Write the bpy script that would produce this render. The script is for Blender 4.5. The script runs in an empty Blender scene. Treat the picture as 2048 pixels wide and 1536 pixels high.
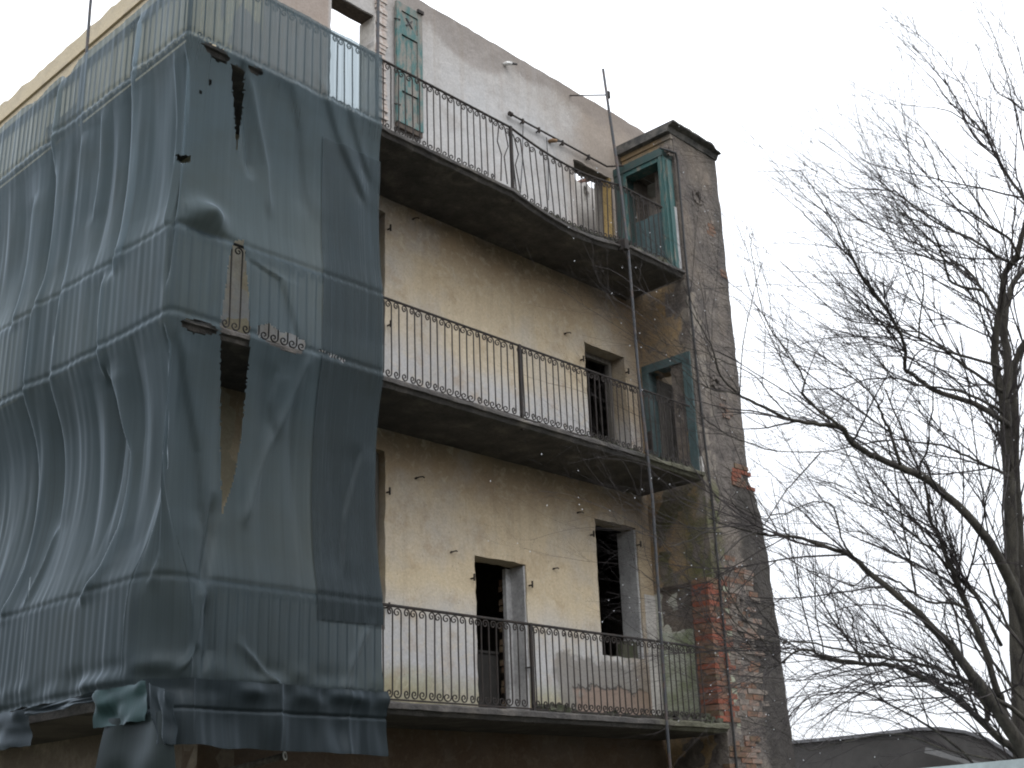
import bpy, math, random
import numpy as np
from mathutils import Vector, Matrix, noise
random.seed(7)
SC = bpy.context.scene
COL = SC.collection

# ------------------------------------------------------------------ camera
FPX, YAW, PIT, ROL = 2495.53, math.radians(46.925), math.radians(20.02), math.radians(-2.1539)
CAM = Vector((0, 0, 1.6))
fw = Vector((math.sin(YAW)*math.cos(PIT), math.cos(YAW)*math.cos(PIT), math.sin(PIT)))
r0 = Vector((math.cos(YAW), -math.sin(YAW), 0)); u0 = r0.cross(fw)
cr = math.cos(ROL)*r0 + math.sin(ROL)*u0
cu = -math.sin(ROL)*r0 + math.cos(ROL)*u0
cd = bpy.data.cameras.new('camera'); cam = bpy.data.objects.new('camera', cd); COL.objects.link(cam)
cam.matrix_world = Matrix.Translation(CAM) @ Matrix((cr, cu, -fw)).transposed().to_4x4()
cd.sensor_width = 36; cd.lens = 36*FPX/2048; cd.clip_start = .05; cd.clip_end = 6000
SC.camera = cam

# ------------------------------------------------------------------ light
w = bpy.data.worlds.new('World'); SC.world = w; w.use_nodes = True
nt = w.node_tree; nt.nodes.clear()
sky = nt.nodes.new('ShaderNodeTexSky'); sky.sky_type = 'NISHITA'; sky.sun_disc = False
SUN_EL, SUN_AZ = math.radians(48), math.radians(205)
sky.sun_elevation = SUN_EL; sky.sun_rotation = SUN_AZ
sky.dust_density = 4
tc = nt.nodes.new('ShaderNodeTexCoord'); sx = nt.nodes.new('ShaderNodeSeparateXYZ')
nt.links.new(tc.outputs['Generated'], sx.inputs[0])
mr = nt.nodes.new('ShaderNodeMapRange')           # overcast dome: brighter overhead
mr.inputs[1].default_value = 0; mr.inputs[2].default_value = 1
mr.inputs[3].default_value = 11.8; mr.inputs[4].default_value = 26
nt.links.new(sx.outputs[2], mr.inputs[0])
vm = nt.nodes.new('ShaderNodeVectorMath'); vm.operation = 'SCALE'; vm.inputs[0].default_value = (.955, .985, 1.04)
nt.links.new(mr.outputs[0], vm.inputs['Scale'])
mx = nt.nodes.new('ShaderNodeMix'); mx.data_type = 'RGBA'; mx.inputs[0].default_value = .88
nt.links.new(sky.outputs[0], mx.inputs[6]); nt.links.new(vm.outputs[0], mx.inputs[7])
bg = nt.nodes.new('ShaderNodeBackground'); bg.inputs[1].default_value = .1
out = nt.nodes.new('ShaderNodeOutputWorld')
nt.links.new(mx.outputs[2], bg.inputs[0]); nt.links.new(bg.outputs[0], out.inputs[0])
sd = bpy.data.lights.new('sun', 'SUN'); sd.energy = .6; sd.angle = math.radians(25); sd.color = (1, .97, .93)
so = bpy.data.objects.new('sun', sd); COL.objects.link(so)
sdir = Vector((math.sin(SUN_AZ)*math.cos(SUN_EL), math.cos(SUN_AZ)*math.cos(SUN_EL), math.sin(SUN_EL)))
so.rotation_euler = sdir.to_track_quat('Z', 'Y').to_euler()
so.location = (0, 0, 30)
SC.view_settings.view_transform = 'Standard'; SC.view_settings.look = 'None'
SC.view_settings.gamma = 1; SC.view_settings.use_curve_mapping = False
SC.view_settings.exposure = 0.18
SC.cycles.filter_width = 2.0

# ------------------------------------------------------------------ helpers
def ray(px, py):
    return (fw*FPX + cr*(px-1024) + cu*(768-py))
def onY(px, py, Y): d = ray(px, py); return CAM + d*((Y-CAM.y)/d.y)
def onX(px, py, X): d = ray(px, py); return CAM + d*((X-CAM.x)/d.x)
def dist(px, py, D): return CAM + ray(px, py).normalized()*D
def proj(P):
    """numpy Nx3 -> Nx2 photo pixels, used to lay out the tears of the netting"""
    V = P - np.array(CAM); z = V@np.array(fw)
    return np.stack([1024+FPX*(V@np.array(cr))/z, 768-FPX*(V@np.array(cu))/z], 1)

class MB:
    def __init__(s): s.v = []; s.f = []
    def add(s, vs, fs):
        b = len(s.v); s.v += [tuple(p) for p in vs]; s.f += [tuple(i+b for i in f) for f in fs]; return s
    def box(s, x0, x1, y0, y1, z0, z1, jit=0):
        vs = [(x, y, z) for z in (z0, z1) for y in (y0, y1) for x in (x0, x1)]
        if jit: vs = [tuple(c+random.uniform(-jit, jit) for c in p) for p in vs]
        return s.add(vs, [(0, 2, 3, 1), (4, 5, 7, 6), (0, 1, 5, 4), (2, 6, 7, 3), (0, 4, 6, 2), (1, 3, 7, 5)])
    def tube(s, pts, r, n=6, cap=True):
        pts = [Vector(p) for p in pts]
        m = len(pts); rr = r if isinstance(r, (list, tuple)) else [r]*m
        vs = []; fs = []; prev = None
        for i, p in enumerate(pts):
            t = (pts[min(i+1, m-1)] - pts[max(i-1, 0)])
            if t.length < 1e-9: t = Vector((0, 0, 1))
            t.normalize()
            if prev is None:
                a = t.cross(Vector((0, 0, 1)) if abs(t.z) < .9 else Vector((1, 0, 0))).normalized()
            else:
                a = (prev - t*prev.dot(t))
                a = a.normalized() if a.length > 1e-6 else t.orthogonal().normalized()
            prev = a; b = t.cross(a)
            for k in range(n):
                th = 2*math.pi*k/n + math.pi/n
                vs.append(p + (a*math.cos(th) + b*math.sin(th))*rr[i])
        for i in range(m-1):
            for k in range(n):
                k2 = (k+1) % n
                fs.append((i*n+k, i*n+k2, (i+1)*n+k2, (i+1)*n+k))
        if cap:
            fs.append(tuple(range(n-1, -1, -1))); fs.append(tuple((m-1)*n+k for k in range(n)))
        return s.add(vs, fs)
    def mesh(s, name, mat, smooth=False):
        me = bpy.data.meshes.new(name); me.from_pydata(s.v, [], s.f)
        if mat: me.materials.append(mat)
        if smooth:
            me.polygons.foreach_set('use_smooth', [True]*len(me.polygons))
        me.update(); return me
    def build(s, name, mat, parent=None, smooth=False, **kw):
        return link(name, s.mesh(name, mat, smooth), parent, **kw)

def link(name, me, parent=None, label=None, cat=None, group=None, kind=None, local=False):
    o = bpy.data.objects.new(name, me); COL.objects.link(o)
    if parent is not None:
        o.parent = parent
        if not local: o.location = -origin(parent)
    tag(o, label, cat, group, kind); return o
def origin(o):
    v = Vector((0, 0, 0))
    while o is not None: v = v + o.location; o = o.parent
    return v
def tag(o, label=None, cat=None, group=None, kind=None):
    if label: o['label'] = label
    if cat: o['category'] = cat
    if group: o['group'] = group
    if kind: o['kind'] = kind
    return o
def thing(name, loc, label, cat, group=None):
    o = bpy.data.objects.new(name, None); COL.objects.link(o); o.location = loc
    o.empty_display_size = .2
    return tag(o, label, cat, group)
def single(mb, name, mat, loc, label, cat, group=None, smooth=False):
    """a thing that is one mesh, its origin at loc"""
    L = Vector(loc); mb.v = [tuple(Vector(p)-L) for p in mb.v]
    o = mb.build(name, mat, None, smooth); o.location = L
    return tag(o, label, cat, group)

# ------------------------------------------------------------------ materials
def mat(name):
    m = bpy.data.materials.new(name); m.use_nodes = True
    n = m.node_tree; n.nodes.clear()
    o = n.nodes.new('ShaderNodeOutputMaterial'); b = n.nodes.new('ShaderNodeBsdfPrincipled')
    n.links.new(b.outputs[0], o.inputs[0]); return m, n, b
def N(n, t, **k):
    x = n.nodes.new(t)
    for a, v in k.items(): setattr(x, a, v)
    return x
def noise_n(n, scale, detail=5, rough=.6, stretch=None, coord=None, dist=0):
    tc = coord or N(n, 'ShaderNodeTexCoord').outputs['Object']
    if stretch:
        mp = N(n, 'ShaderNodeMapping'); mp.inputs['Scale'].default_value = stretch
        n.links.new(tc, mp.inputs[0]); tc = mp.outputs[0]
    t = N(n, 'ShaderNodeTexNoise'); t.inputs['Scale'].default_value = scale
    t.inputs['Detail'].default_value = detail; t.inputs['Roughness'].default_value = rough
    t.inputs['Distortion'].default_value = dist
    n.links.new(tc, t.inputs['Vector']); return t.outputs[0]
def ramp(n, src, stops, interp='LINEAR'):
    r = N(n, 'ShaderNodeValToRGB'); r.color_ramp.interpolation = interp
    el = r.color_ramp.elements
    while len(el) > 1: el.remove(el[-1])
    for i, (p, c) in enumerate(stops):
        e = el[0] if i == 0 else el.new(p)
        e.position = p
        c = (c, c, c) if isinstance(c, (int, float)) else c
        e.color = (*c, 1)
    n.links.new(src, r.inputs[0]); return r.outputs[0]
def mix(n, f, a, b, mode='MIX'):
    m = N(n, 'ShaderNodeMix', data_type='RGBA', blend_type=mode)
    for s, v in ((0, f), (6, a), (7, b)):
        if isinstance(v, (int, float)): m.inputs[s].default_value = v if s == 0 else (v, v, v, 1)
        elif isinstance(v, tuple): m.inputs[s].default_value = (*v, 1)
        else: n.links.new(v, m.inputs[s])
    return m.outputs[2]
def math_n(n, op, a, b=0.0, clamp=False):
    m = N(n, 'ShaderNodeMath', operation=op); m.use_clamp = clamp
    for s, v in ((0, a), (1, b)):
        if isinstance(v, (int, float)): m.inputs[s].default_value = v
        else: n.links.new(v, m.inputs[s])
    return m.outputs[0]
def band(n, src, lo, hi, soft):
    """1 inside lo..hi with soft edges"""
    a = N(n, 'ShaderNodeMapRange'); a.interpolation_type = 'SMOOTHSTEP'
    a.inputs[1].default_value = lo-soft; a.inputs[2].default_value = lo+soft
    b = N(n, 'ShaderNodeMapRange'); b.interpolation_type = 'SMOOTHSTEP'
    b.inputs[1].default_value = hi-soft; b.inputs[2].default_value = hi+soft
    n.links.new(src, a.inputs[0]); n.links.new(src, b.inputs[0])
    return math_n(n, 'SUBTRACT', a.outputs[0], b.outputs[0], True)
def bump(n, b, h, strength=.4, d=.02):
    u = N(n, 'ShaderNodeBump'); u.inputs['Strength'].default_value = strength; u.inputs['Distance'].default_value = d
    n.links.new(h, u.inputs['Height']); n.links.new(u.outputs[0], b.inputs['Normal'])
def simple(name, col, rough=.8, var=.35, scale=8, metal=0, bs=.3, bd=.01, col2=None, stretch=None, thr=(.4, .62)):
    m, n, b = mat(name)
    t = noise_n(n, scale, 6, .65, stretch)
    f = ramp(n, t, [(thr[0], 0), (thr[1], 1)])
    c2 = col2 or tuple(c*(1-var) for c in col)
    c = mix(n, f, col, c2)
    fine = noise_n(n, scale*9, 4, .7)
    c = mix(n, .5, c, ramp(n, fine, [(.3, .55), (.7, 1.25)]), 'MULTIPLY')
    n.links.new(c, b.inputs['Base Color']); b.inputs['Roughness'].default_value = rough
    b.inputs['Metallic'].default_value = metal
    bump(n, b, fine, bs, bd); return m

def plaster_wall():
    m, n, b = mat('plaster_main')
    tc = N(n, 'ShaderNodeTexCoord').outputs['Object']
    s = N(n, 'ShaderNodeSeparateXYZ'); n.links.new(tc, s.inputs[0]); X, Y, Z = s.outputs
    big = noise_n(n, .9, 5, .6); med = noise_n(n, 3.2, 6, .65, dist=.3); fine = noise_n(n, 38, 5, .7); wob = noise_n(n, 1.7, 3, .5)
    zz = math_n(n, 'ADD', Z, math_n(n, 'MULTIPLY', math_n(n, 'SUBTRACT', wob, .5), .55))
    zz = math_n(n, 'DIVIDE', zz, 13.0)
    k = lambda z: z/13.0
    pale = (.47, .47, .475); cream = (.54, .45, .31); ochre = (.33, .245, .155)
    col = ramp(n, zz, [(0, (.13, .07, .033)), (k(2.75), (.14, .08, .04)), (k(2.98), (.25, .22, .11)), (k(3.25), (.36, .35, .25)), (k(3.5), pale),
                       (k(4.0), (.47, .455, .435)), (k(4.5), cream), (k(5.4), (.52, .42, .285)), (k(5.9), (.36, .27, .175)), (k(6.2), (.21, .16, .11)), (k(6.3), (.30, .27, .23)), (k(6.45), pale),  # dark stops just under each slab paint the soffit shade into the colour
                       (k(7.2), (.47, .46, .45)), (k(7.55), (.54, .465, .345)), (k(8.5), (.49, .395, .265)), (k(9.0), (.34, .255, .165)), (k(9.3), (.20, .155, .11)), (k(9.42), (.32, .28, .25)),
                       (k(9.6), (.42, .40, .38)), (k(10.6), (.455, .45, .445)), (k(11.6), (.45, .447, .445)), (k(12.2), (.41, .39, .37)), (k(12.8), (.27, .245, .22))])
    # large grey and ochre patches
    col = mix(n, ramp(n, big, [(.48, 0), (.66, .55)]), col, (.40, .385, .37))
    upz = band(n, Z, 9.45, 20, .05)
    warm = mix(n, upz, (.34, .245, .145), (.33, .30, .275))
    col = mix(n, ramp(n, med, [(.52, 0), (.68, .45)]), col, warm, 'MIX')
    col = mix(n, ramp(n, noise_n(n, 7.5, 5, .7, (1, 1, 1), None, .8), [(.53, 0), (.63, .4)]), col, mix(n, upz, (.56, .49, .37), (.52, .50, .48)))
    # top storey: big taupe stain below the wall head, brown bare render at the right end
    up = band(n, Z, 9.45, 20, .05)
    xx = math_n(n, 'ADD', X, math_n(n, 'MULTIPLY', wob, 1.2))
    right = math_n(n, 'MULTIPLY', up, band(n, xx, 13.6, 30, .5))
    col = mix(n, math_n(n, 'MULTIPLY', right, .75), col, (.27, .215, .165))
    leftb = math_n(n, 'MULTIPLY', up, band(n, X, -20, 8.32, .04))
    col = mix(n, math_n(n, 'MULTIPLY', leftb, .8), col, (.30, .235, .19))
    dx_ = math_n(n, 'DIVIDE', math_n(n, 'SUBTRACT', X, 10.85), 1.02); dz_ = math_n(n, 'DIVIDE', math_n(n, 'SUBTRACT', Z, 12.95), .90)
    rr_ = math_n(n, 'ADD', math_n(n, 'MULTIPLY', dx_, dx_), math_n(n, 'MULTIPLY', dz_, dz_))
    rr_ = math_n(n, 'ADD', rr_, math_n(n, 'MULTIPLY', math_n(n, 'SUBTRACT', wob, .5), .5))
    st = math_n(n, 'SUBTRACT', 1, band(n, rr_, 1.0, 900, .16))
    zt_ = math_n(n, 'ADD', Z, math_n(n, 'MULTIPLY', math_n(n, 'SUBTRACT', big, .5), .8))
    st = math_n(n, 'MAXIMUM', st, band(n, zt_, 12.42, 40, .12))
    st = math_n(n, 'MULTIPLY', st, ramp(n, med, [(.3, .7), (.7, 1)]))
    col = mix(n, math_n(n, 'MULTIPLY', st, .72), col, (.215, .185, .165))
    # streaks
    stk = noise_n(n, 5, 5, .6, (1.6, 1.6, .09))
    col = mix(n, ramp(n, stk, [(.52, 0), (.76, .3)]), col, (.24, .19, .14))
    # fallen plaster under the low window
    wz = math_n(n, 'ADD', Z, math_n(n, 'MULTIPLY', math_n(n, 'SUBTRACT', noise_n(n, 3.3, 5, .65), .5), .55))
    wx = math_n(n, 'ADD', X, math_n(n, 'MULTIPLY', math_n(n, 'SUBTRACT', wob, .5), 1.3))
    damp = math_n(n, 'MULTIPLY', band(n, wz, 2.7, 3.80, .05), band(n, wx, 12.2, 14.6, .10))
    col = mix(n, math_n(n, 'MULTIPLY', damp, .85), col, (.215, .20, .18))
    pat = math_n(n, 'MULTIPLY', band(n, wz, 2.7, 3.42, .012), band(n, wx, 12.55, 14.6, .02))
    col = mix(n, pat, col, (.27, .205, .165))
    edge_ = math_n(n, 'MULTIPLY', band(n, wz, 3.425, 3.455, .008), band(n, wx, 12.55, 14.0, .02))
    col = mix(n, math_n(n, 'MULTIPLY', edge_, .8), col, (.05, .045, .04))
    # browner, darker towards the corner near the return
    cor = math_n(n, 'MULTIPLY', band(n, xx, 14.5, 30, .5), band(n, Z, 0, 9.4, .05))
    col = mix(n, math_n(n, 'MULTIPLY', cor, .55), col, (.22, .16, .10))
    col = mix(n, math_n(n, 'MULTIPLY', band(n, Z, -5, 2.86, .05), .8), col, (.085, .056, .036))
    # pits
    vo = N(n, 'ShaderNodeTexVoronoi'); vo.inputs['Scale'].default_value = 17; n.links.new(tc, vo.inputs[0])
    pit = ramp(n, vo.outputs['Distance'], [(.05, 1), (.13, 0)])
    pit = math_n(n, 'MULTIPLY', pit, ramp(n, noise_n(n, 5, 3), [(.47, 0), (.56, 1)]))
    pit = math_n(n, 'MULTIPLY', pit, band(n, Z, 2.9, 9.4, .1))
    col = mix(n, math_n(n, 'MULTIPLY', pit, .8), col, (.11, .08, .06))
    col = mix(n, .55, col, ramp(n, fine, [(.25, .62), (.75, 1.28)]), 'MULTIPLY')
    n.links.new(col, b.inputs['Base Color']); b.inputs['Roughness'].default_value = .93
    h = math_n(n, 'ADD', math_n(n, 'MULTIPLY', fine, .5), math_n(n, 'MULTIPLY', med, 1.2))
    h = math_n(n, 'SUBTRACT', h, math_n(n, 'ADD', pit, math_n(n, 'MULTIPLY', pat, 1.0)))
    bump(n, b, h, .55, .022); return m

def plaster_tower():
    m, n, b = mat('render_tower')
    tc = N(n, 'ShaderNodeTexCoord').outputs['Object']
    s = N(n, 'ShaderNodeSeparateXYZ'); n.links.new(tc, s.inputs[0]); X, Y, Z = s.outputs
    big = noise_n(n, 1.3, 5, .6); med = noise_n(n, 5, 7, .7, dist=.5); fine = noise_n(n, 30, 5, .75)
    col = ramp(n, med, [(.3, (.075, .066, .06)), (.45, (.165, .142, .127)), (.55, (.205, .178, .155)), (.68, (.29, .255, .215))])
    col = mix(n, ramp(n, big, [(.45, 0), (.7, .7)]), col, (.27, .22, .17))
    # dark sooty strip on the right, wider towards the bottom
    wob = math_n(n, 'MULTIPLY', math_n(n, 'SUBTRACT', noise_n(n, 1.6, 4), .5), .5)
    e = math_n(n, 'ADD', math_n(n, 'ADD', X, math_n(n, 'MULTIPLY', Z, .045)), wob)
    lowz = math_n(n, 'ADD', Z, math_n(n, 'MULTIPLY', wob, 1.0))
    low = band(n, lowz, -5, 6.35, .1)
    m1 = math_n(n, 'MULTIPLY', band(n, e, 15.30, 40, .12), low)
    col = mix(n, math_n(n, 'MULTIPLY', m1, .82), col, (.045, .040, .035))
    m2 = math_n(n, 'MULTIPLY', band(n, e, 15.72, 40, .16), math_n(n, 'SUBTRACT', 1, low))
    col = mix(n, math_n(n, 'MULTIPLY', m2, .55), col, (.085, .08, .075))
    # moss and yellow lichen by the left edge around the middle balcony
    mo = math_n(n, 'MULTIPLY', band(n, X, 14, 14.62, .14), band(n, Z, 4.9, 6.2, .3))
    mo = math_n(n, 'MULTIPLY', mo, ramp(n, noise_n(n, 6, 5), [(.42, 0), (.55, 1)]))
    col = mix(n, math_n(n, 'MULTIPLY', mo, .7), col, (.13, .13, .035))
    stk = noise_n(n, 6, 5, .6, (1.4, 1.4, .1))
    col = mix(n, ramp(n, stk, [(.5, 0), (.75, .5)]), col, (.11, .10, .09))
    col = mix(n, .7, col, ramp(n, fine, [(.25, .45), (.75, 1.35)]), 'MULTIPLY')
    n.links.new(col, b.inputs['Base Color']); b.inputs['Roughness'].default_value = .95
    h = math_n(n, 'ADD', math_n(n, 'MULTIPLY', fine, .6), math_n(n, 'MULTIPLY', med, 2))
    bump(n, b, h, 1.0, .06); return m

def plaster_return():
    m, n, b = mat('plaster_return')
    tc = N(n, 'ShaderNodeTexCoord').outputs['Object']
    s = N(n, 'ShaderNodeSeparateXYZ'); n.links.new(tc, s.inputs[0]); X, Y, Z = s.outputs
    med = noise_n(n, 4, 6, .65, dist=.4); fine = noise_n(n, 34, 5, .7)
    col = ramp(n, med, [(.32, (.17, .145, .12)), (.5, (.27, .20, .125)), (.66, (.34, .235, .12))])
    g = band(n, math_n(n, 'ADD', Y, math_n(n, 'MULTIPLY', med, .3)), 9, 10.02, .06)
    col = mix(n, math_n(n, 'MULTIPLY', g, .75), col, (.21, .195, .175))
    mo = math_n(n, 'MULTIPLY', band(n, Y, 9, 10.15, .2), band(n, Z, 4.6, 6.3, .25))
    mo = math_n(n, 'MULTIPLY', mo, ramp(n, noise_n(n, 3.5, 5), [(.36, 0), (.5, 1)]))
    col = mix(n, math_n(n, 'MULTIPLY', mo, .8), col, (.075, .085, .025))
    pal = band(n, Z, 2.9, 4.80, .02)
    col = mix(n, math_n(n, 'MULTIPLY', pal, .9), col, (.50, .505, .44))
    mo2 = math_n(n, 'MULTIPLY', band(n, math_n(n, 'ADD', Y, math_n(n, 'MULTIPLY', Z, .1)), 9, 10.45, .12), pal)
    col = mix(n, math_n(n, 'MULTIPLY', mo2, .5), col, (.17, .19, .09))
    col = mix(n, .6, col, ramp(n, fine, [(.25, .5), (.75, 1.3)]), 'MULTIPLY')
    n.links.new(col, b.inputs['Base Color']); b.inputs['Roughness'].default_value = .93
    bump(n, b, math_n(n, 'ADD', fine, med), .6, .03); return m

def slab_mat():
    m, n, b = mat('concrete_slab')
    tc = N(n, 'ShaderNodeTexCoord').outputs['Object']
    s = N(n, 'ShaderNodeSeparateXYZ'); n.links.new(tc, s.inputs[0]); X, Y, Z = s.outputs
    med = noise_n(n, 3.5, 6, .65); fine = noise_n(n, 26, 6, .75)
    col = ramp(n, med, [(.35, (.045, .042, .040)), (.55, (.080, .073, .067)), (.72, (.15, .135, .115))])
    # a few pale rings where the render has come off the soffit
    vo = N(n, 'ShaderNodeTexVoronoi'); vo.inputs['Scale'].default_value = .62
    n.links.new(tc, vo.inputs[0])
    ring = ramp(n, vo.outputs['Distance'], [(.085, 0), (.11, .6), (.14, .1), (.19, 0)])
    col = mix(n, math_n(n, 'MULTIPLY', ring, .6), col, (.20, .18, .15))
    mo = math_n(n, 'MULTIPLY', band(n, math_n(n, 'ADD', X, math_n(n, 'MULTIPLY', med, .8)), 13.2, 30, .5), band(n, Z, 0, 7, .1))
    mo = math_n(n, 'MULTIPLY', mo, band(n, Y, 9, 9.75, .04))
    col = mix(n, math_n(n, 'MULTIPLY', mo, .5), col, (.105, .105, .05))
    col = mix(n, .65, col, ramp(n, fine, [(.25, .4), (.75, 1.5)]), 'MULTIPLY')
    n.links.new(col, b.inputs['Base Color']); b.inputs['Roughness'].default_value = .9
    bump(n, b, math_n(n, 'ADD', fine, med), .7, .03); return m

def net_mat(name, col, trans, streak=.35):
    m = bpy.data.materials.new(name); m.use_nodes = True; n = m.node_tree; n.nodes.clear()
    o = N(n, 'ShaderNodeOutputMaterial')
    tcn = N(n, 'ShaderNodeTexCoord').outputs['UV']
    # vertical woven stripes along the cloth (UV is cloth length/height in metres)
    s1 = noise_n(n, 1, 3, .6, (60, .35, 1), tcn); s2 = noise_n(n, 1, 4, .6, (14, .25, 1), tcn); g = noise_n(n, 1, 5, .6, (1.1, 1.0, 1), tcn)
    c = mix(n, ramp(n, s1, [(.3, 0), (.7, 1)]), tuple(x*.82 for x in col), tuple(x*1.14 for x in col))
    c = mix(n, ramp(n, s2, [(.4, 0), (.7, streak)]), c, tuple(x*1.45 for x in col))
    c = mix(n, ramp(n, g, [(.45, 0), (.7, .5)]), c, (col[0]*.85, col[1]*.75, col[2]*.62))
    sp_ = N(n, 'ShaderNodeSeparateXYZ'); n.links.new(tcn, sp_.inputs[0])     # lower sheets darkened in colour, shade painted into the cloth
    shade_z = N(n, 'ShaderNodeMapRange'); shade_z.inputs[1].default_value = 2.5; shade_z.inputs[2].default_value = 9.0; shade_z.inputs[3].default_value = .48; shade_z.inputs[4].default_value = 1.28
    n.links.new(math_n(n, 'ADD', sp_.outputs[1], math_n(n, 'MULTIPLY', g, 1.2)), shade_z.inputs[0])
    c = mix(n, 1.0, c, shade_z.outputs[0], 'MULTIPLY')
    d = N(n, 'ShaderNodeBsdfDiffuse'); n.links.new(c, d.inputs[0])
    t = N(n, 'ShaderNodeBsdfTranslucent'); n.links.new(c, t.inputs[0])
    gl = N(n, 'ShaderNodeBsdfGlossy'); gl.inputs['Roughness'].default_value = .42; gl.inputs[0].default_value = (.8, .9, 1, 1)
    a = N(n, 'ShaderNodeMixShader'); a.inputs[0].default_value = .32
    n.links.new(d.outputs[0], a.inputs[1]); n.links.new(t.outputs[0], a.inputs[2])
    fr = N(n, 'ShaderNodeFresnel'); fr.inputs[0].default_value = 1.35
    a2 = N(n, 'ShaderNodeMixShader'); n.links.new(math_n(n, 'MULTIPLY', fr.outputs[0], .55), a2.inputs[0])
    n.links.new(a.outputs[0], a2.inputs[1]); n.links.new(gl.outputs[0], a2.inputs[2])
    tr = N(n, 'ShaderNodeBsdfTransparent')
    tr.inputs[0].default_value = (.86, .96, 1, 1)
    z = N(n, 'ShaderNodeMixShader')
    sepz = N(n, 'ShaderNodeSeparateXYZ'); n.links.new(tcn, sepz.inputs[0])
    sheer_z = N(n, 'ShaderNodeMapRange'); sheer_z.inputs[1].default_value = 2.5; sheer_z.inputs[2].default_value = 10.4; sheer_z.inputs[3].default_value = .42; sheer_z.inputs[4].default_value = 1.25  # cloth more see-through towards the top
    n.links.new(sepz.outputs[1], sheer_z.inputs[0])
    fac = math_n(n, 'MULTIPLY', ramp(n, s1, [(.35, trans*.8), (.65, trans*1.2)]), sheer_z.outputs[0])
    n.links.new(fac, z.inputs[0]); n.links.new(a2.outputs[0], z.inputs[1]); n.links.new(tr.outputs[0], z.inputs[2])
    n.links.new(z.outputs[0], o.inputs[0]); return m

def side_plaster():
    m, n, b = mat('plaster_side')
    tc = N(n, 'ShaderNodeTexCoord').outputs['Object']; s = N(n, 'ShaderNodeSeparateXYZ'); n.links.new(tc, s.inputs[0])
    med = noise_n(n, 3, 6, .65); fine = noise_n(n, 30, 5, .7)
    zz = math_n(n, 'ADD', s.outputs[2], math_n(n, 'MULTIPLY', math_n(n, 'SUBTRACT', med, .5), .8))
    col = ramp(n, math_n(n, 'DIVIDE', zz, 13.0), [(0, (.15, .12, .09)), (.215, (.17, .135, .10)), (.24, (.34, .29, .2)), (.9, (.56, .47, .32)), (.98, (.50, .43, .31))])
    col = mix(n, ramp(n, med, [(.5, 0), (.7, .5)]), col, (.36, .31, .24))
    col = mix(n, .6, col, ramp(n, fine, [(.25, .6), (.75, 1.25)]), 'MULTIPLY')
    n.links.new(col, b.inputs['Base Color']); b.inputs['Roughness'].default_value = .93; bump(n, b, math_n(n, 'ADD', fine, med), .5, .02); return m
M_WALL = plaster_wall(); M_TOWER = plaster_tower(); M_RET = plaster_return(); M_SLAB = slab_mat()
M_SIDE = side_plaster()
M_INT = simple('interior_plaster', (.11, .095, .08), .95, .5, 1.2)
M_INTW = simple('interior_whitewash', (.56, .54, .51), .92, .25, 2.5, bs=.4)
M_REVEAL = simple('reveal_paint', (.44, .44, .44), .9, .3, 3)
M_YEL = simple('ochre_paint', (.34, .235, .085), .85, .3, 4)
M_IRON = simple('rusty_iron', (.013, .011, .010), .8, .5, 12, 0, .5, .004, col2=(.028, .018, .013))
M_POLE = simple('pole_steel', (.05, .055, .062), .6, .5, 7, .2, col2=(.11, .065, .045), thr=(.5, .7))
M_WOOD = simple('old_wood', (.085, .066, .052), .9, .5, 3, bs=.5, stretch=(8, 8, .6))
M_WOODG = simple('grey_wood', (.17, .155, .135), .9, .5, 3, bs=.5, stretch=(8, 8, .6))
M_TEAL = simple('teal_paint', (.030, .092, .088), .65, .5, 3.5, bs=.5, col2=(.15, .15, .125), stretch=(4, 4, .9), thr=(.52, .62))
M_TEALD = simple('dark_teal_paint', (.018, .055, .052), .6, .5, 5, bs=.4, col2=(.045, .06, .055))
M_TEALG = simple('teal_grey_paint', (.075, .12, .125), .75, .4, 3, bs=.4, col2=(.04, .07, .072), stretch=(2, 2, .6))
M_SHUT = simple('peeling_shutter', (.065, .155, .15), .8, .5, 4.5, bs=.6, bd=.01, col2=(.22, .205, .18), stretch=(2.6, 2.6, .8), thr=(.42, .56))
M_BRICK = [simple('brick_red', (.26, .075, .042), .92, .4, 9, bs=.7, col2=(.20, .075, .045)),
           simple('brick_brown', (.22, .105, .065), .92, .4, 9, bs=.7, col2=(.12, .085, .06)),
           simple('brick_mossy', (.13, .10, .06), .92, .4, 9, bs=.7, col2=(.16, .085, .055))]
M_MORT = simple('old_mortar', (.10, .085, .07), .95, .4, 9, bs=.6)
M_BRICKT = [simple('brick_taupe', (.245, .20, .17), .95, .4, 9, bs=.7, col2=(.15, .13, .11)),
            simple('brick_rose', (.25, .155, .115), .95, .4, 9, bs=.7, col2=(.19, .155, .13))]
M_BRICKW = simple('brick_whitewashed', (.52, .49, .46), .92, .3, 9, bs=.7, col2=(.36, .27, .22))
M_CAP = simple('cap_stone', (.05, .05, .049), .9, .5, 6, bs=.8, bd=.03, col2=(.15, .14, .125))
M_TILE = simple('roof_tile', (.20, .105, .075), .9, .4, 8, bs=.5)
M_MOSS = simple('rubble', (.075, .07, .055), .95, .5, 12, bs=.8, col2=(.045, .055, .025))
M_PORC = simple('white_porcelain', (.75, .75, .73), .4, .15, 9)
M_BLACK = simple('black_rubber', (.02, .02, .02), .6, .4, 9)
M_RUST = simple('rust_stain', (.28, .17, .09), .8, .4, 9)
M_PVC = simple('pipe_pale', (.60, .60, .58), .5, .2, 9)
M_BARK = simple('bark', (.085, .078, .062), .9, .5, 9, bs=.7, bd=.02, col2=(.035, .030, .026), stretch=(2, 2, .5))
M_DROP, _n, _b = mat('rain_drop'); _b.inputs['Base Color'].default_value = (.85, .88, .92, 1); _b.inputs['Roughness'].default_value = .08
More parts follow.
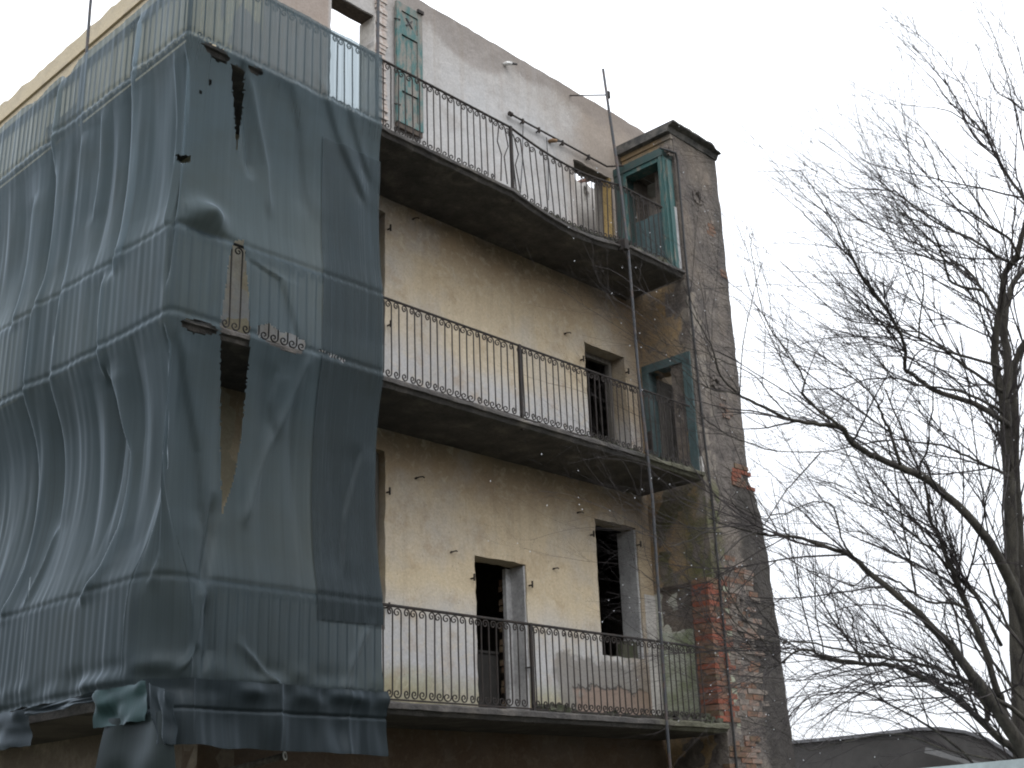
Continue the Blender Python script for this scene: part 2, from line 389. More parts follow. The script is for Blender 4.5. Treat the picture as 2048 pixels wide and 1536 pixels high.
M_TWIG = simple('twig_bark', (.060, .050, .050), .8, .4, 12, col2=(.030, .024, .023))
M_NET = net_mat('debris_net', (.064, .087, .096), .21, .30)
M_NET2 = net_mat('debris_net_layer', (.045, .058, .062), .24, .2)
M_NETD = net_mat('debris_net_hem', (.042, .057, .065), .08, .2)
M_CLOTH = net_mat('dull_green_cloth', (.030, .042, .038), .03, .1)
M_TARP = net_mat('teal_tarp', (.045, .095, .093), .05)

# ------------------------------------------------------------------ ground
def ground():
    mb = MB(); n = 24; S = 1500
    for i in range(n+1):
        for j in range(n+1):
            a = (i/n*2-1); b = (j/n*2-1)
            mb.v.append((math.copysign(abs(a)**2.2, a)*S, math.copysign(abs(b)**2.2, b)*S, 0))
    for i in range(n):
        for j in range(n):
            a = i*(n+1)+j; mb.f.append((a, a+n+1, a+n+2, a+1))
    mb.build('ground', simple('courtyard_earth', (.065, .06, .048), .95, .5, .4, col2=(.035, .045, .02)), kind='structure')
ground()

# ------------------------------------------------------------------ wall builder
def rough_wall(axis, plane, back, a0, a1, z0, z1, holes=(), step=.12, top=None, amp=.008, edge=.012, seed=0):
    """wall sheet with thickness. axis 'x': runs along X at Y=plane..back ; axis 'y': runs along Y at X=plane..back"""
    def lines(lo, hi, extra):
        n = max(1, int(round((hi-lo)/step))); L = [lo+(hi-lo)*i/n for i in range(n+1)]
        for e in extra:
            if lo < e < hi:
                k = min(range(len(L)), key=lambda q: abs(L[q]-e))
                if abs(L[k]-e) < step*.35 and 0 < k < len(L)-1: L[k] = e
                else: L.append(e)
        return sorted(set(L))
    A = lines(a0, a1, [h[0] for h in holes]+[h[1] for h in holes])
    Zs = lines(z0, z1, [h[2] for h in holes]+[h[3] for h in holes])
    ins = lambda a, z: any(h[0] < a < h[1] and h[2] < z < h[3] for h in holes)
    solid = {(i, j): not ins((A[i]+A[i+1])/2, (Zs[j]+Zs[j+1])/2) for i in range(len(A)-1) for j in range(len(Zs)-1)}
    near = lambda a, z: any(h[0]-1e-4 <= a <= h[1]+1e-4 and h[2]-1e-4 <= z <= h[3]+1e-4 for h in holes)
    mb = MB(); idx = {}
    def V(i, j, s):
        k = (i, j, s)
        if k in idx: return idx[k]
        a, z = A[i], Zs[j]
        if top and j > 0:
            tz = top(a); z = z0 + (z-z0)*(tz-z0)/(z1-z0) if z > z1-1.0 else z
            if Zs[j] > z1-1.0:
                t = (Zs[j]-(z1-1.0)); z = Zs[j] + t*(tz-z1)
        e = edge if near(a, Zs[j]) else 0
        q = Vector((a*3.1+seed, z*3.1, plane)); q2 = Vector((a*11+seed, z*11, plane+9))
        d = noise.noise(q)*amp + noise.noise(q2)*amp*.5
        aa = a + noise.noise(q2+Vector((5, 0, 0)))*e*1.6; z2 = z + noise.noise(q2+Vector((0, 5, 0)))*e*1.6
        p = (plane if s == 0 else back) + d
        idx[k] = len(mb.v)
        mb.v.append((aa, p, z2) if axis == 'x' else (p, aa, z2)); return idx[k]
    flip = (axis == 'x') == (back < plane)
    def F(*q): mb.f.append(q if not flip else q[::-1])
    na, nz = len(A)-1, len(Zs)-1
    for (i, j), ok in solid.items():
        if not ok: continue
        F(V(i, j, 0), V(i+1, j, 0), V(i+1, j+1, 0), V(i, j+1, 0))
        F(V(i, j, 1), V(i, j+1, 1), V(i+1, j+1, 1), V(i+1, j, 1))
        if not solid.get((i-1, j), False): F(V(i, j, 0), V(i, j+1, 0), V(i, j+1, 1), V(i, j, 1))
        if not solid.get((i+1, j), False): F(V(i+1, j, 0), V(i+1, j, 1), V(i+1, j+1, 1), V(i+1, j+1, 0))
        if not solid.get((i, j-1), False): F(V(i, j, 0), V(i, j, 1), V(i+1, j, 1), V(i+1, j, 0))
        if not solid.get((i, j+1), False): F(V(i, j+1, 0), V(i+1, j+1, 0), V(i+1, j+1, 1), V(i, j+1, 1))
    return mb

# ------------------------------------------------------------------ the ruined building
YW, YB = 10.75, 11.02            # front and back of the courtyard wall
XR, XT = 14.30, 15.47            # return wall plane, right edge of the pier
XL = 6.9
YP = 9.73                        # front of the end pier
bld = thing('ruined_building', (XL, YW, 0), 'roofless ruined three storey cream building with balconies, half wrapped in blue grey netting', 'building')
def part(mb, name, m, smooth=False, **k): return mb.build(name, m, bld, smooth, **k)

def topz(x): return 12.69 + .014*noise.noise(Vector((x*2.3, 0, 0))) + .022*noise.noise(Vector((x*11, 3, 0))) - (max(0, x-14.85)*.22)
H_MAIN = [(8.33, 9.07, 10.43, 12.0), (13.03, 13.96, 9.46, 11.41),
          (8.35, 9.26, 7.30, 9.12), (13.04, 13.96, 6.33, 8.36),
          (8.35, 9.26, 3.85, 5.96), (10.71, 11.63, 2.95, 4.90), (13.07, 13.99, 3.86, 5.73)]
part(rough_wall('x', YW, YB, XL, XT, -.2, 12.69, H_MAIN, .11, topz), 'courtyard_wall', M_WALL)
def topl(y): return 12.68 + .05*noise.noise(Vector((y*3, 7, 0))) + .04*noise.noise(Vector((y*9, 7, 0)))
side = rough_wall('y', XL, XL+.42, YW+.001, 17.5, -.2, 12.7, [(12.0, 12.9, 3.0, 5.0), (12.0, 12.9, 6.4, 8.4), (14.6, 15.5, 3.0, 5.0), (14.6, 15.5, 6.4, 8.4), (14.6, 15.5, 9.5, 11.5)], .14, topl)
part(side, 'side_wall', M_SIDE)
# string course and dark groove of the side parapet
mb = MB(); mb.box(XL-.07, XL-.004, YW-.06, 17.4, 12.26, 12.32); mb.box(XL-.035, XL-.004, YW-.03, 17.4, 11.95, 12.255)
part(mb, 'string_course', M_SIDE)

# inner structure: floors, partitions, back wall (rooms behind the openings)
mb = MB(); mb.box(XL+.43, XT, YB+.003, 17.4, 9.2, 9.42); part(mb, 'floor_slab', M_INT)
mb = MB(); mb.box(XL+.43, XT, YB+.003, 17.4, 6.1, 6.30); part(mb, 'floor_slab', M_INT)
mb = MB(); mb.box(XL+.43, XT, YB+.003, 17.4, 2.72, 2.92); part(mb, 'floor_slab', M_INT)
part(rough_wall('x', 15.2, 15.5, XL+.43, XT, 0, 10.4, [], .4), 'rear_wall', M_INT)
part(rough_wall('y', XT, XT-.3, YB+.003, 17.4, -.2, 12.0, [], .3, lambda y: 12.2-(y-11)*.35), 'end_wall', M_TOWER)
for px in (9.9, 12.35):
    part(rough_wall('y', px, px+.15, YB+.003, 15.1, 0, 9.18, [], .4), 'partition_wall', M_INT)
# top storey inner wall seen through the right opening, with a knocked-out hole
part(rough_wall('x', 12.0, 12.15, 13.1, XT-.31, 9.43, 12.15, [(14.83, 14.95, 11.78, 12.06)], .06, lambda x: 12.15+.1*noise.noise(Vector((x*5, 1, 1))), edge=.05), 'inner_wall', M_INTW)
def slope_board(x0, x1, y0, y1, z0, z1, t):
    b = MB(); vs = [(x0, y0, z0), (x1, y0, z1), (x1, y1, z1), (x0, y1, z0)]
    b.add(vs+[(x, y, z+t) for x, y, z in vs], [(3, 2, 1, 0), (4, 5, 6, 7), (0, 1, 5, 4), (1, 2, 6, 5), (2, 3, 7, 6), (3, 0, 4, 7)]); return b
part(slope_board(14.82, 15.46, 12.2, 12.9, 12.22, 12.62, .05), 'roof_remnant', M_TILE)
for i in range(3):
    part(slope_board(14.80, 15.46, 12.22+i*.28, 12.27+i*.28, 12.17, 12.57, .045), 'rafter', M_TILE)

# ---- left door opening of the top storey: lintel, torn brick jamb
mb = MB(); mb.box(8.2, 9.42, YW+.03, YB-.02, 11.99, 12.14); part(mb, 'lintel', M_WOOD)
def brick_mesh(L, H, D, m, j=.006):
    mb = MB(); mb.box(-L/2, L/2, -D/2, D/2, -H/2, H/2, j); return mb.mesh('brick', m)
JB = [brick_mesh(.17, .058, .2, M_BRICKW, .005) for _ in range(3)]
for k in range(31):
    o = link('brick', JB[k % 3], bld, local=True)
    o.location = Vector((9.17+random.uniform(-.02, .025), YW+.055+random.uniform(-.015, .015), 10.40+k*.063)) - bld.location
    o.rotation_euler = (random.uniform(-.02, .02), random.uniform(-.03, .02), random.uniform(-.05, .05))
mb = MB(); mb.box(9.065, 9.085, YW-.02, YW+.30, 10.42, 12.0); part(mb, 'jamb_lining', M_INTW)

# ---- window frames
def frame(x0, x1, z0, z1, y, t, m, name='window_frame', sill=True, d=.07):
    f = MB(); f.box(x0, x0+t, y, y+d, z0, z1); f.box(x1-t, x1, y, y+d, z0, z1); f.box(x0+t, x1-t, y, y+d, z1-t, z1)
    if sill: f.box(x0+t, x1-t, y, y+d, z0, z0+t)
    o = part(f, name, m); return o
for (z0, z1) in ((7.30, 9.12), (3.85, 5.96)):
    frame(8.37, 9.245, z0+.01, z1-.01, YW+.10, .07, M_WOODG)
    mb = MB(); mb.box(8.47, 9.15, YW+.24, YW+.27, z0+.09, z1-.09); part(mb, 'shutter_leaf', M_WOOD)
frame(13.06, 13.945, 6.34, 8.345, YW+.22, .07, M_WOODG, 'door_frame', False)
# low door: white lining, half leaf inside
mb = MB(); mb.box(11.60, 11.632, YW+.02, YB+.05, 2.96, 4.885); part(mb, 'jamb_lining', M_REVEAL)
part(MB().box(11.50, 11.598, YB-.03, YB+.03, 2.96, 4.87), 'jamb_lining', M_REVEAL)
part(MB().box(11.30, 11.34, YB+.55, YB+.62, 2.96, 4.8), 'door_post', M_WOODG)
mb = MB(); mb.box(10.84, 11.5, YB+.15, YB+.19, 2.96, 3.80); mb.box(10.84, 11.5, YB+.13, YB+.21, 3.80, 3.83); part(mb, 'door_leaf', simple('soot_black_wood', (.022, .02, .018), .9, .4, 5))
mb = MB()
for i in range(22):
    if i % 3: mb.box(11.53+random.uniform(-.015, .015), 11.62, YB+.06, YB+.14, 2.98+i*.085, 3.05+i*.085, .004)
part(mb, 'broken_jamb', M_BRICK[2], kind='stuff')
part(MB().box(10.45, 11.45, YW-.03, YW-.004, 1.9, 1.98).box(10.45, 10.5, YW-.03, YW-.004, .4, 1.899).box(11.4, 11.45, YW-.03, YW-.004, .4, 1.899), 'ground_door_frame', M_WOOD)
# low window right: grey reveal lining and broken sill
mb = MB(); mb.box(13.955, 13.992, YW+.02, YB+.06, 3.88, 5.70); part(mb, 'jamb_lining', M_REVEAL)
mb = MB()
for i in range(26): x = 13.6+random.uniform(0, .36); mb.box(x, x+.08, YW+.1, YW+.22, 3.86, 3.9+random.uniform(.02, .22), .01)
part(mb, 'sill_rubble', M_MOSS, kind='stuff')
# ochre right reveal of the top opening
mb = MB(); mb.box(13.925, 13.965, YW-.006, YW+.16, 9.46, 11.40); part(mb, 'jamb_lining', M_YEL)
mb = MB(); mb.box(13.90, 13.965, YW+.162, YB+.02, 9.46, 11.40); part(mb, 'jamb_post', M_WOODG)
mb = MB(); mb.box(13.0, 14.0, YW+.02, YB-.01, 11.40, 11.46); part(mb, 'lintel', M_WOODG)
# hinge pins in the plaster
pins = [(943, 1157), (1059, 1171), (1182, 1070), (1276, 1090), (1162, 720), (1252, 745), (776, 459), (776, 651), (774, 985), (773, 1215), (1057, 1335)]
for q in pins:
    p = onY(*q, YW-.01); h = MB()
    h.tube([p+Vector((0, .05, 0)), p-Vector((0, .05, 0))], .011, 5); h.tube([p+Vector((0, -.05, -.035)), p+Vector((0, -.05, .05))], .013, 6)
    part(h, 'hinge_pin', M_IRON)

# ---- end pier with return wall
def pier_top(x): return 11.9
part(rough_wall('x', YP, YP+.4, XR-.0, XT, 6.42, 11.88, [], .09, None, .02, .0, seed=4), 'end_pier', M_TOWER)
# the wider lower part of the pier
def low_pier():
    mb = rough_wall('x', YP, YP+.9, XR, 15.93, -.2, 6.45, [], .09, None, .02, seed=4)
    out = []
    for (x, y, z) in mb.v:
        xm = float(np.interp(z, [0, 2.8, 4.4, 5.9, 6.28, 6.46], [15.98, 15.90, 15.84, 15.74, 15.60, 15.47])) + (.05*noise.noise(Vector((0, 0, z*17))) if z > 5.7 else .02*noise.noise(Vector((0, 0, z*9))))
        out.append((XR+(x-XR)*(xm-XR)/(15.93-XR), y, z))
    mb.v = out; return mb
part(low_pier(), 'buttress', M_TOWER)
YR0 = YP+.402
H_RET = [(9.93, 10.56, 6.36, 8.12), (9.96, 10.36, 4.36, 4.80)]
part(rough_wall('y', XR, XR+.35, YR0-.4, YW-.002, -.2, 9.40, H_RET, .08, None, .012, .02, seed=9), 'return_wall', M_RET)
part(rough_wall('y', XR, XR+.35, YR0-.4, YW-.002, 9.40, 11.88, [(9.88, 10.54, 9.47, 11.44)], .08, None, .008, seed=12), 'return_wall', M_TOWER)
# recess behind the return-wall doors
mb = MB(); mb.box(XR+.36, XT-.31, YR0+.002, YW-.003, 9.2, 9.42); mb.box(XR+.36, XT-.31, YR0+.002, YW-.003, 6.1, 6.3)
mb.box(XR+.36, XT-.31, YR0+.002, YW-.003, 11.5, 11.8); part(mb, 'closet_floor', M_INT)
part(MB().box(XR+.01, XR+.75, YR0-.2, YW-.01, 11.45, 11.49), 'closet_ceiling', M_REVEAL)
# cap of the pier: stepped slab, its right end broken
def cap():
    mb = MB()
    X = [XR-.16+i*.075 for i in range(19)]
    def ring(x, broken):
        k = broken
        return [(x, YP-.11, 11.985-.02*k), (x, YP-.15+.03*k, 12.0-.03*k), (x, YP-.15+.05*k, 12.03-.05*k), (x, YW-.03, 12.04-.04*k), (x, YW-.03, 11.885), (x, YP-.02, 11.885), (x, YP-.05, 11.97)]
    n = 7
    for i, x in enumerate(X):
        b = max(0, (i-14)/4)
        r = ring(x, b)
        mb.v += [(p[0], p[1]+.014*noise.noise(Vector((x*9, j*3.3, 0))), p[2]+.016*noise.noise(Vector((x*8, j*5.1, 2)))) for j, p in enumerate(r)]
    for i in range(len(X)-1):
        for j in range(n): mb.f.append((i*n+j, i*n+(j+1) % n, (i+1)*n+(j+1) % n, (i+1)*n+j))
    mb.f.append(tuple(range(n))[::-1]); mb.f.append(tuple((len(X)-1)*n+j for j in range(n)))
    return mb
part(cap(), 'pier_cap', M_CAP)
mb = MB(); mb.box(XR-.07, XR-.004, YP-.005, YW-.03, 11.80, 11.88); part(mb, 'cap_moulding', M_RET)
mb = MB(); mb.box(XR-.045, XR-.004, YP+.01, YW-.03, 11.58, 11.795); part(mb, 'plaster_band', M_RET)

# ---- teal box frame of the top storey
tf = thing  # alias unused
door = link('door_frame', MB().box(XR-.26, XR-.003, YW-.20, YW-.012, 9.46, 11.44).mesh('door_frame', M_TEALD), bld, label='teal painted timber frame of the top storey side door')
def sub(mb, name, m, par, **k): return mb.build(name, m, par, **k)
sub(MB().box(XR-.25, XR-.02, YP+.045, YP+.15, 9.46, 11.44), 'jamb', M_TEAL, door)
sub(MB().box(XR-.265, XR-.252, YP+.075, YP+.12, 9.46, 11.44), 'jamb_bead', M_TEAL, door)
sub(MB().box(XR-.19, XR-.10, YP+.015, YP+.044, 9.46, 11.38), 'jamb_bead', M_TEAL, door)
sub(MB().box(XR-.09, XR-.03, YP+.02, YP+.044, 9.44, 10.6), 'jamb_bead', M_REVEAL, door)
sub(MB().box(XR-.25, XR-.02, YP+.151, YW-.201, 11.37, 11.44), 'head', M_TEAL, door)
sub(MB().box(XR-.27, XR-.004, YP+.04, YW-.013, 11.442, 11.575), 'fascia_board', M_TEALD, door)
sub(MB().box(XR-.265, XR-.225, YW-.24, YW-.202, 9.46, 11.36), 'jamb_bead', M_TEAL, door)
sub(MB().box(XR-.16, XR-.13, YW-.235, YW-.225, 9.47, 10.1), 'jamb_bead', M_INTW, door)
for k in range(5):
    y0 = YP+.175+k*.128
    part(MB().box(XR-.05, XR-.02+.004*(k % 2), y0, y0+.122, 9.47, 10.62+.01*(k % 3)), 'board', M_TEALG)

# ---- teal frame of the middle storey
d2 = link('door_frame', MB().box(XR-.035, XR+.16, YW-.215, YW-.10, 6.37, 8.24).mesh('door_frame', M_TEALG), bld, label='faded teal timber frame of the middle storey side door')
sub(MB().box(XR-.035, XR+.16, YP+.03, YP+.17, 6.37, 8.24), 'jamb', M_TEALG, d2)
sub(MB().box(XR-.035, XR+.16, YP+.171, YW-.216, 8.11, 8.24), 'head', M_TEALG, d2)
sub(MB().box(XR-.045, XR-.036, YW-.19, YW-.13, 6.9, 7.2), 'latch_plate', M_IRON, d2)
for k in range(4):
    part(MB().box(XR+.17+k*.16, XR+.325+k*.16, YW-.235+.004*(k % 2), YW-.20, 6.38, 8.05), 'board', M_WOODG)
part(MB().box(XR+.10, XR+.13, YP+.18, YP+.5, 6.38, 6.93), 'door_panel', M_WOODG)
for k in range(5):
    y0 = YP+.2+k*.062
    part(MB().box(XR+.06, XR+.08, y0, y0+.018, 6.94, 7.55), 'bar', M_IRON)
part(MB().box(XR-.02, XR+.02, YP-.012, YP+.028, 6.36, 6.62), 'wood_block', M_INTW, label='pale block of wood at the foot of the pier')
# low storey: white patch by the corner, door panel on the return, lintel board
part(MB().box(14.06, XR-.004, YW-.012, YW+.0, 2.97, 4.78), 'white_patch', M_INTW)
for k in range(5):
    y0 = YP+.22+k*.15
    part(MB().box(XR-.022, XR-.004+.003*(k % 2), y0, y0+.145, 2.98, 4.22+.02*math.sin(k*2)), 'board', simple('pale_green_board', (.42, .44, .37), .85, .4, 3, col2=(.22, .25, .15)) if k == 0 else bpy.data.materials['pale_green_board'])
part(MB().box(XR-.03, XR+.05, YP+.12, YW-.1, 4.82, 4.87), 'lintel', M_WOOD)

# ---- bricks laid bare on the pier (each its own piece)
def bricks(x0, x1, z0, z1, Y, mats, prob=1., L=.235, H=.062, proud=.02, ragged=.05, deep=False):
    dms = [brick_mesh(L, H, .28, m) for m in mats]; dhs = [brick_mesh(L*.48, H, .28, m) for m in mats]
    ms = [brick_mesh(L, H, .12, m) for m in mats for _ in range(2)]; hs = [brick_mesh(L*.48, H, .12, m) for m in mats for _ in range(2)]
    row = 0; z = z0
    while z < z1:
        x = x0 + random.uniform(-ragged, ragged); first = True
        while x < x1 + random.uniform(-ragged, ragged):
            half = (random.random() < .2 and not first) or (first and row % 2 == 1); dp_ = deep and first; first = False
            Lb = L*.48 if half else L
            if x+Lb > x0-.03 and random.random() < prob:
                o = link('brick', random.choice((dhs if half else dms) if dp_ else (hs if half else ms)), bld, local=True)
                o.location = Vector((x+Lb/2, Y+(.14 if dp_ else .06)-proud+random.uniform(-.007, .007), z+H/2)) - bld.location
                o.rotation_euler = (random.uniform(-.02, .02), random.uniform(-.02, .02), random.uniform(-.03, .03))
            x += Lb+.012
        z += H+.010; row += 1
part(rough_wall('x', YP+.002, YP+.30, 14.172, XR-.003, 2.93, 4.88, [], .1), 'brick_pier_core', M_MORT)
bricks(14.15, 14.52, 2.955, 4.85, YP, [M_BRICK[0], M_BRICK[1], M_BRICK[1], M_BRICK[2], M_BRICK[0]], 1, H=.067, proud=.012, ragged=.0, deep=True)
bricks(14.62, 15.2, 3.05, 5.2, YP, [M_BRICKT[0], M_BRICKT[1], M_BRICKT[0], M_BRICK[1]], .85, H=.066, proud=.009, ragged=.10)
bricks(14.36, 14.95, 2.15, 2.74, YP, [M_BRICK[1], M_BRICK[2], M_BRICKT[1]], .75, ragged=.08)
bricks(15.05, 15.45, 6.32, 6.62, YP, [M_BRICK[1], M_BRICK[2], M_BRICK[0]], .8)
bricks(15.02, 15.2, 10.4, 10.95, YP, [M_BRICKT[1], M_BRICK[1], M_BRICKT[0]], .4, L=.16, proud=.006)
bricks(15.15, 15.3, 9.75, 9.95, YP, [M_BRICK[1]], .6, L=.16, proud=.006)
bricks(14.92, 15.1, 7.35, 7.65, YP, [M_BRICKT[1], M_BRICKT[0]], .5, L=.16)
# holes where stones fell out: dark irregular recesses are real pockets with raised lips
for (px, py, s) in ((1395, 395, .10), (1432, 765, .08), (1481, 1205, .08), (1487, 1222, .1), (1338, 300, .07)):
    p = onY(px, py, YP-.012); lip = MB()
    for i in range(7):
        a = i/7*6.28; lip.box(p.x+math.cos(a)*s-.03, p.x+math.cos(a)*s+.03, YP-.03, YP+.01, p.z+math.sin(a)*s-.03, p.z+math.sin(a)*s+.03, .012)
    part(lip, 'broken_edge', M_TOWER, kind='stuff')

# ---- balcony slabs
def slab(z0, z1, x1, name='balcony_slab', rough=.012, sag=False):
    mb = MB(); step = .07
    prof = lambda: [(9.60, z1-.02), (9.60, z0+.055), (9.635, z0+.045), (9.66, z0+.005), (9.69, z0), (10.0, z0-.004), (10.35, z0-.006), (10.745, z0-.008), (10.745, z1), (10.2, z1), (9.62, z1)]
    P = prof(); xa = 5.72 if z0 > 3 else 6.02; n = len(P); m = int((x1-xa)/step); xs = [xa+(x1-xa)*i/m for i in range(m+1)]
    for x in xs:
        for j, (y, z) in enumerate(P):
            q = Vector((x*7, j*2.7, z0)); ch = max(0, noise.noise(Vector((x*2.1, z0*3, 1)))-.15)*.09 if j in (0, 10) else 0
            amp = rough if y < 9.7 else .006
            if sag and 10.45 < x < 12.85: z -= .15*math.sin(math.pi*(x-10.45)/2.4)*max(0, min(1, (10.55-y)/.9))
            mb.v.append((x, y+noise.noise(q)*amp+ch*.4, z+noise.noise(q+Vector((0, 0, 9)))*amp*(.8)-ch*.6))
    for i in range(m):
        for j in range(n): mb.f.append((i*n+j, (i+1)*n+j, (i+1)*n+(j+1) % n, i*n+(j+1) % n))
    mb.f.append(tuple(range(n))); mb.f.append(tuple(m*n+j for j in range(n))[::-1])
    # side-facade arm
    mb.box(5.72, XL-.003, 10.747, 17.2, z0, z1)
    if z0 < 3: mb.box(5.72, 6.015, 10.02, 10.745, z0, z1)
    return part(mb, name, M_SLAB)
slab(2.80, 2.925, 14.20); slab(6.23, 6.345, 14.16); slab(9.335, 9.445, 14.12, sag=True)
mb = MB(); mb.box(5.75, XL-.01, 10.9, 16.9, 2.795, 2.799); part(mb, 'soffit_patch', M_INT)

# ------------------------------------------------------------------ balcony railings
RY = 9.69; RX = 5.70
def spiral(H, sgn):
    """scroll at the head (sgn 1) or foot (sgn -1) of a baluster, opening to -x"""
    pts = []; R = .05; zc = H/2 + sgn*(H/2-.058)
    for i in range(19):
        t = i/18; th = t*math.pi*2*1.35; r = R*(1-t*.86)
        pts.append(Vector((-R + r*math.cos(th) + (.0)*(1-t), 0, zc + sgn*r*math.sin(th))))
    return pts
def baluster_mesh(H=.93):
    mb = MB()
    mb.tube([(0, 0, .055), (.002, .001, H*.3), (-.002, 0, H*.62), (0, 0, H-.055)], .0082, 4)
    for s in (1, -1):
        p = spiral(H, s); mb.tube(p, [.0082]*10+[.008-.0003*i for i in range(9)], 4)
    return mb.mesh('baluster', M_IRON)
BAL = baluster_mesh()
def bent(k):
    mb = MB(); mb.tube([(0, 0, .055), (-.05*k, 0, .45), (.07*k, 0, .62), (0, 0, .875)], .0082, 4)
    mb.tube(spiral(.93, 1), .008, 4); return mb.mesh('baluster', M_IRON)
def railing(z0, label, sag=False, xe=13.86, ch=0.):
    r = thing('balcony_railing', (RX, RY, z0), label, 'railing', 'iron railings of the three balconies')
    H = .93
    def off(x):        # the top-storey panel between the last post and the pole has dropped and bowed outward
        if sag and 10.52 < x < 12.82:
            t = (x-10.52)/2.30; s = math.sin(math.pi*t**.9); return -.08*s, -.20*s
        return 0., 0.
    xs = [RX+.002+i*(xe-RX)/120 for i in range(121)]
    f = lambda x, dz, k=1.: (x, RY+off(x)[0]*k, z0+dz+off(x)[1])
    for a, b in ((RX+ch, 8.19), (8.19, 10.50), (10.54, 12.83), (12.87, xe)):
        pts = [f(a+(b-a)*i/24, H+.006) for i in range(25)]
        top = MB(); top.tube(pts, .0165, 6); top.build('top_rail', M_IRON, r)
        pts = [f(a+(b-a)*i/24, -.004) for i in range(25)]
        bot = MB(); bot.tube(pts, .0125, 4); bot.build('bottom_rail', M_IRON, r)
    ln_ = .15 if sag else 0.
    t = MB(); t.tube(([(RX+ch, RY, z0+H+.006)] if ch else [])+[(RX, RY+ch, z0+H+.006), (RX, RY+.6, z0+H-ln_+.006), (RX, 17.0, z0+H-ln_+.006)], .0165, 6); t.build('top_rail', M_IRON, r)
    t = MB(); t.tube(([(RX+ch, RY, z0-.004)] if ch else [])+[(RX, RY+ch, z0-.004), (RX, 17.0, z0-.004)], .0125, 4); t.build('bottom_rail', M_IRON, r)
    for x in ((10.52,) if ch else (RX, 10.52)):
        MB().box(x-.018, x+.018, RY-.018, RY+.018, z0-.16, z0+H+.02).build('post', M_IRON, r)
    for y in (12.0, 14.3): MB().tube([(RX, y, z0-.1), (RX, y, z0+H-ln_)], .022, 4).build('post', M_IRON, r)
    sp = .1165
    n = int((xe-RX)/sp)
    for i in range(n):
        x = RX+.06+i*sp
        if abs(x-10.52) < .05: x += .04
        if x > xe-.01: break
        if x < RX+ch: continue
        me = BAL
        if sag and (abs(x-10.31) < .06 or abs(x-10.42) < .06 or abs(x-10.66) < .07): me = BENT[i % 2]
        o = link('baluster', me, r, local=True)
        oy, oz = off(x); o.location = (x-RX+random.uniform(-.004, .004), oy, oz)
        tilt = 0
        if sag and 10.5 < x < 12.82: tilt = .10*math.cos(math.pi*(x-10.52)/2.3)*(.6 if x > 11.6 else 1)
        o.rotation_euler = (random.uniform(-.006, .006), -tilt+random.uniform(-.012, .012), random.uniform(-.25, .25))
    for i in range(58):
        if .1+i*sp < ch: continue
        o = link('baluster', BAL, r, local=True)
        o.location = (0, .1+i*sp, 0); o.rotation_euler = (0, ln_*min(1, i*sp), math.pi/2)
        o.rotation_mode = 'XYZ'; o.rotation_euler = (0, 0, math.pi/2); o.scale = (1, 1, 1-ln_*min(1, i*sp/.6))
    return r
BENT = [bent(.6), bent(-.5)]
railing(2.955, 'straight wrought iron scroll railing of the lowest balcony, below the two other balconies', xe=13.9, ch=.34)
railing(6.375, 'wrought iron scroll railing of the middle balcony, between the other two', xe=14.05)
railing(9.475, 'wrought iron scroll railing of the top balcony, sagging and bowed near its right end', True, xe=13.8)

# rubble, moss and leaf litter along the balcony edges
def litter(z, spans, label):
    mb = MB()
    for (x0, x1, n, h) in spans:
        for i in range(n):
            x = random.uniform(x0, x1); y = random.uniform(9.70, 9.92); s = random.uniform(.008, .032)*h
            zs_ = -.14*math.sin(math.pi*(x-10.45)/2.4) if (z > 9 and 10.45 < x < 12.85) else 0
            zz = z+zs_+random.uniform(0, .07)*h*(1 if y > 9.74 else .4)
            mb.box(x-s, x+s*random.uniform(.7, 2), y-s, y+s, zz-.02, zz+s*random.uniform(.6, 1.6), s*.5)
    o = mb.build('rubble', M_MOSS, None, kind='stuff'); o['label'] = label; return o
litter(9.445, [(10.9, 13.9, 900, 1.25), (8.3, 10.9, 160, .7), (10.45, 10.7, 60, 1.3)], 'moss and crumbled plaster lying along the edge of the top balcony')
litter(6.345, [(11.7, 14.1, 520, 1.0), (8.3, 11.7, 60, .5)], 'crumbled plaster along the edge of the middle balcony')
litter(2.925, [(10.75, 11.15, 110, 1.3), (11.2, 14.1, 260, .7), (13.2, 14.1, 160, 1.2)], 'dirt and leaves along the edge of the lowest balcony')

# ------------------------------------------------------------------ shutter
sh = thing('window_shutter', (9.63, YW-.07, 10.49), 'peeling teal wooden shutter with an X cut-out, folded back on the grey wall', 'shutter')
sx0, sx1, sz0, sz1 = 9.40, 9.865, 10.49, 12.38
sy = YW-.085
mb = MB(); mb.box(sx0, sx0+.085, sy, sy+.045, sz0, sz1); mb.build('stile', M_SHUT, sh)
mb = MB(); mb.box(sx1-.085, sx1, sy, sy+.045, sz0, sz1); mb.build('stile', M_SHUT, sh)
for z0_, z1_ in ((sz0, sz0+.09), (sz0+.50, sz0+.60), (sz1-.50, sz1-.40), (sz1-.12, sz1)):
    mb = MB(); mb.box(sx0+.086, sx1-.086, sy+.001, sy+.042, z0_, z1_); mb.build('shutter_rail', M_SHUT, sh)
for z0_, z1_ in ((sz0+.09, sz0+.50), (sz0+.60, sz1-.50)):
    w_ = (sx1-sx0-.172)/3
    for k in range(3):
        mb = MB(); mb.box(sx0+.088+k*w_, sx0+.082+(k+1)*w_, sy+.02, sy+.034, z0_+.012, z1_-.012); mb.build('shutter_board', M_SHUT, sh)
MB().box(sx0+.087, sx1-.087, sy+.016, sy+.034, sz1-.395, sz1-.13).build('shutter_panel', M_SHUT, sh)
cx, cz = (sx0+sx1)/2, sz1-.26
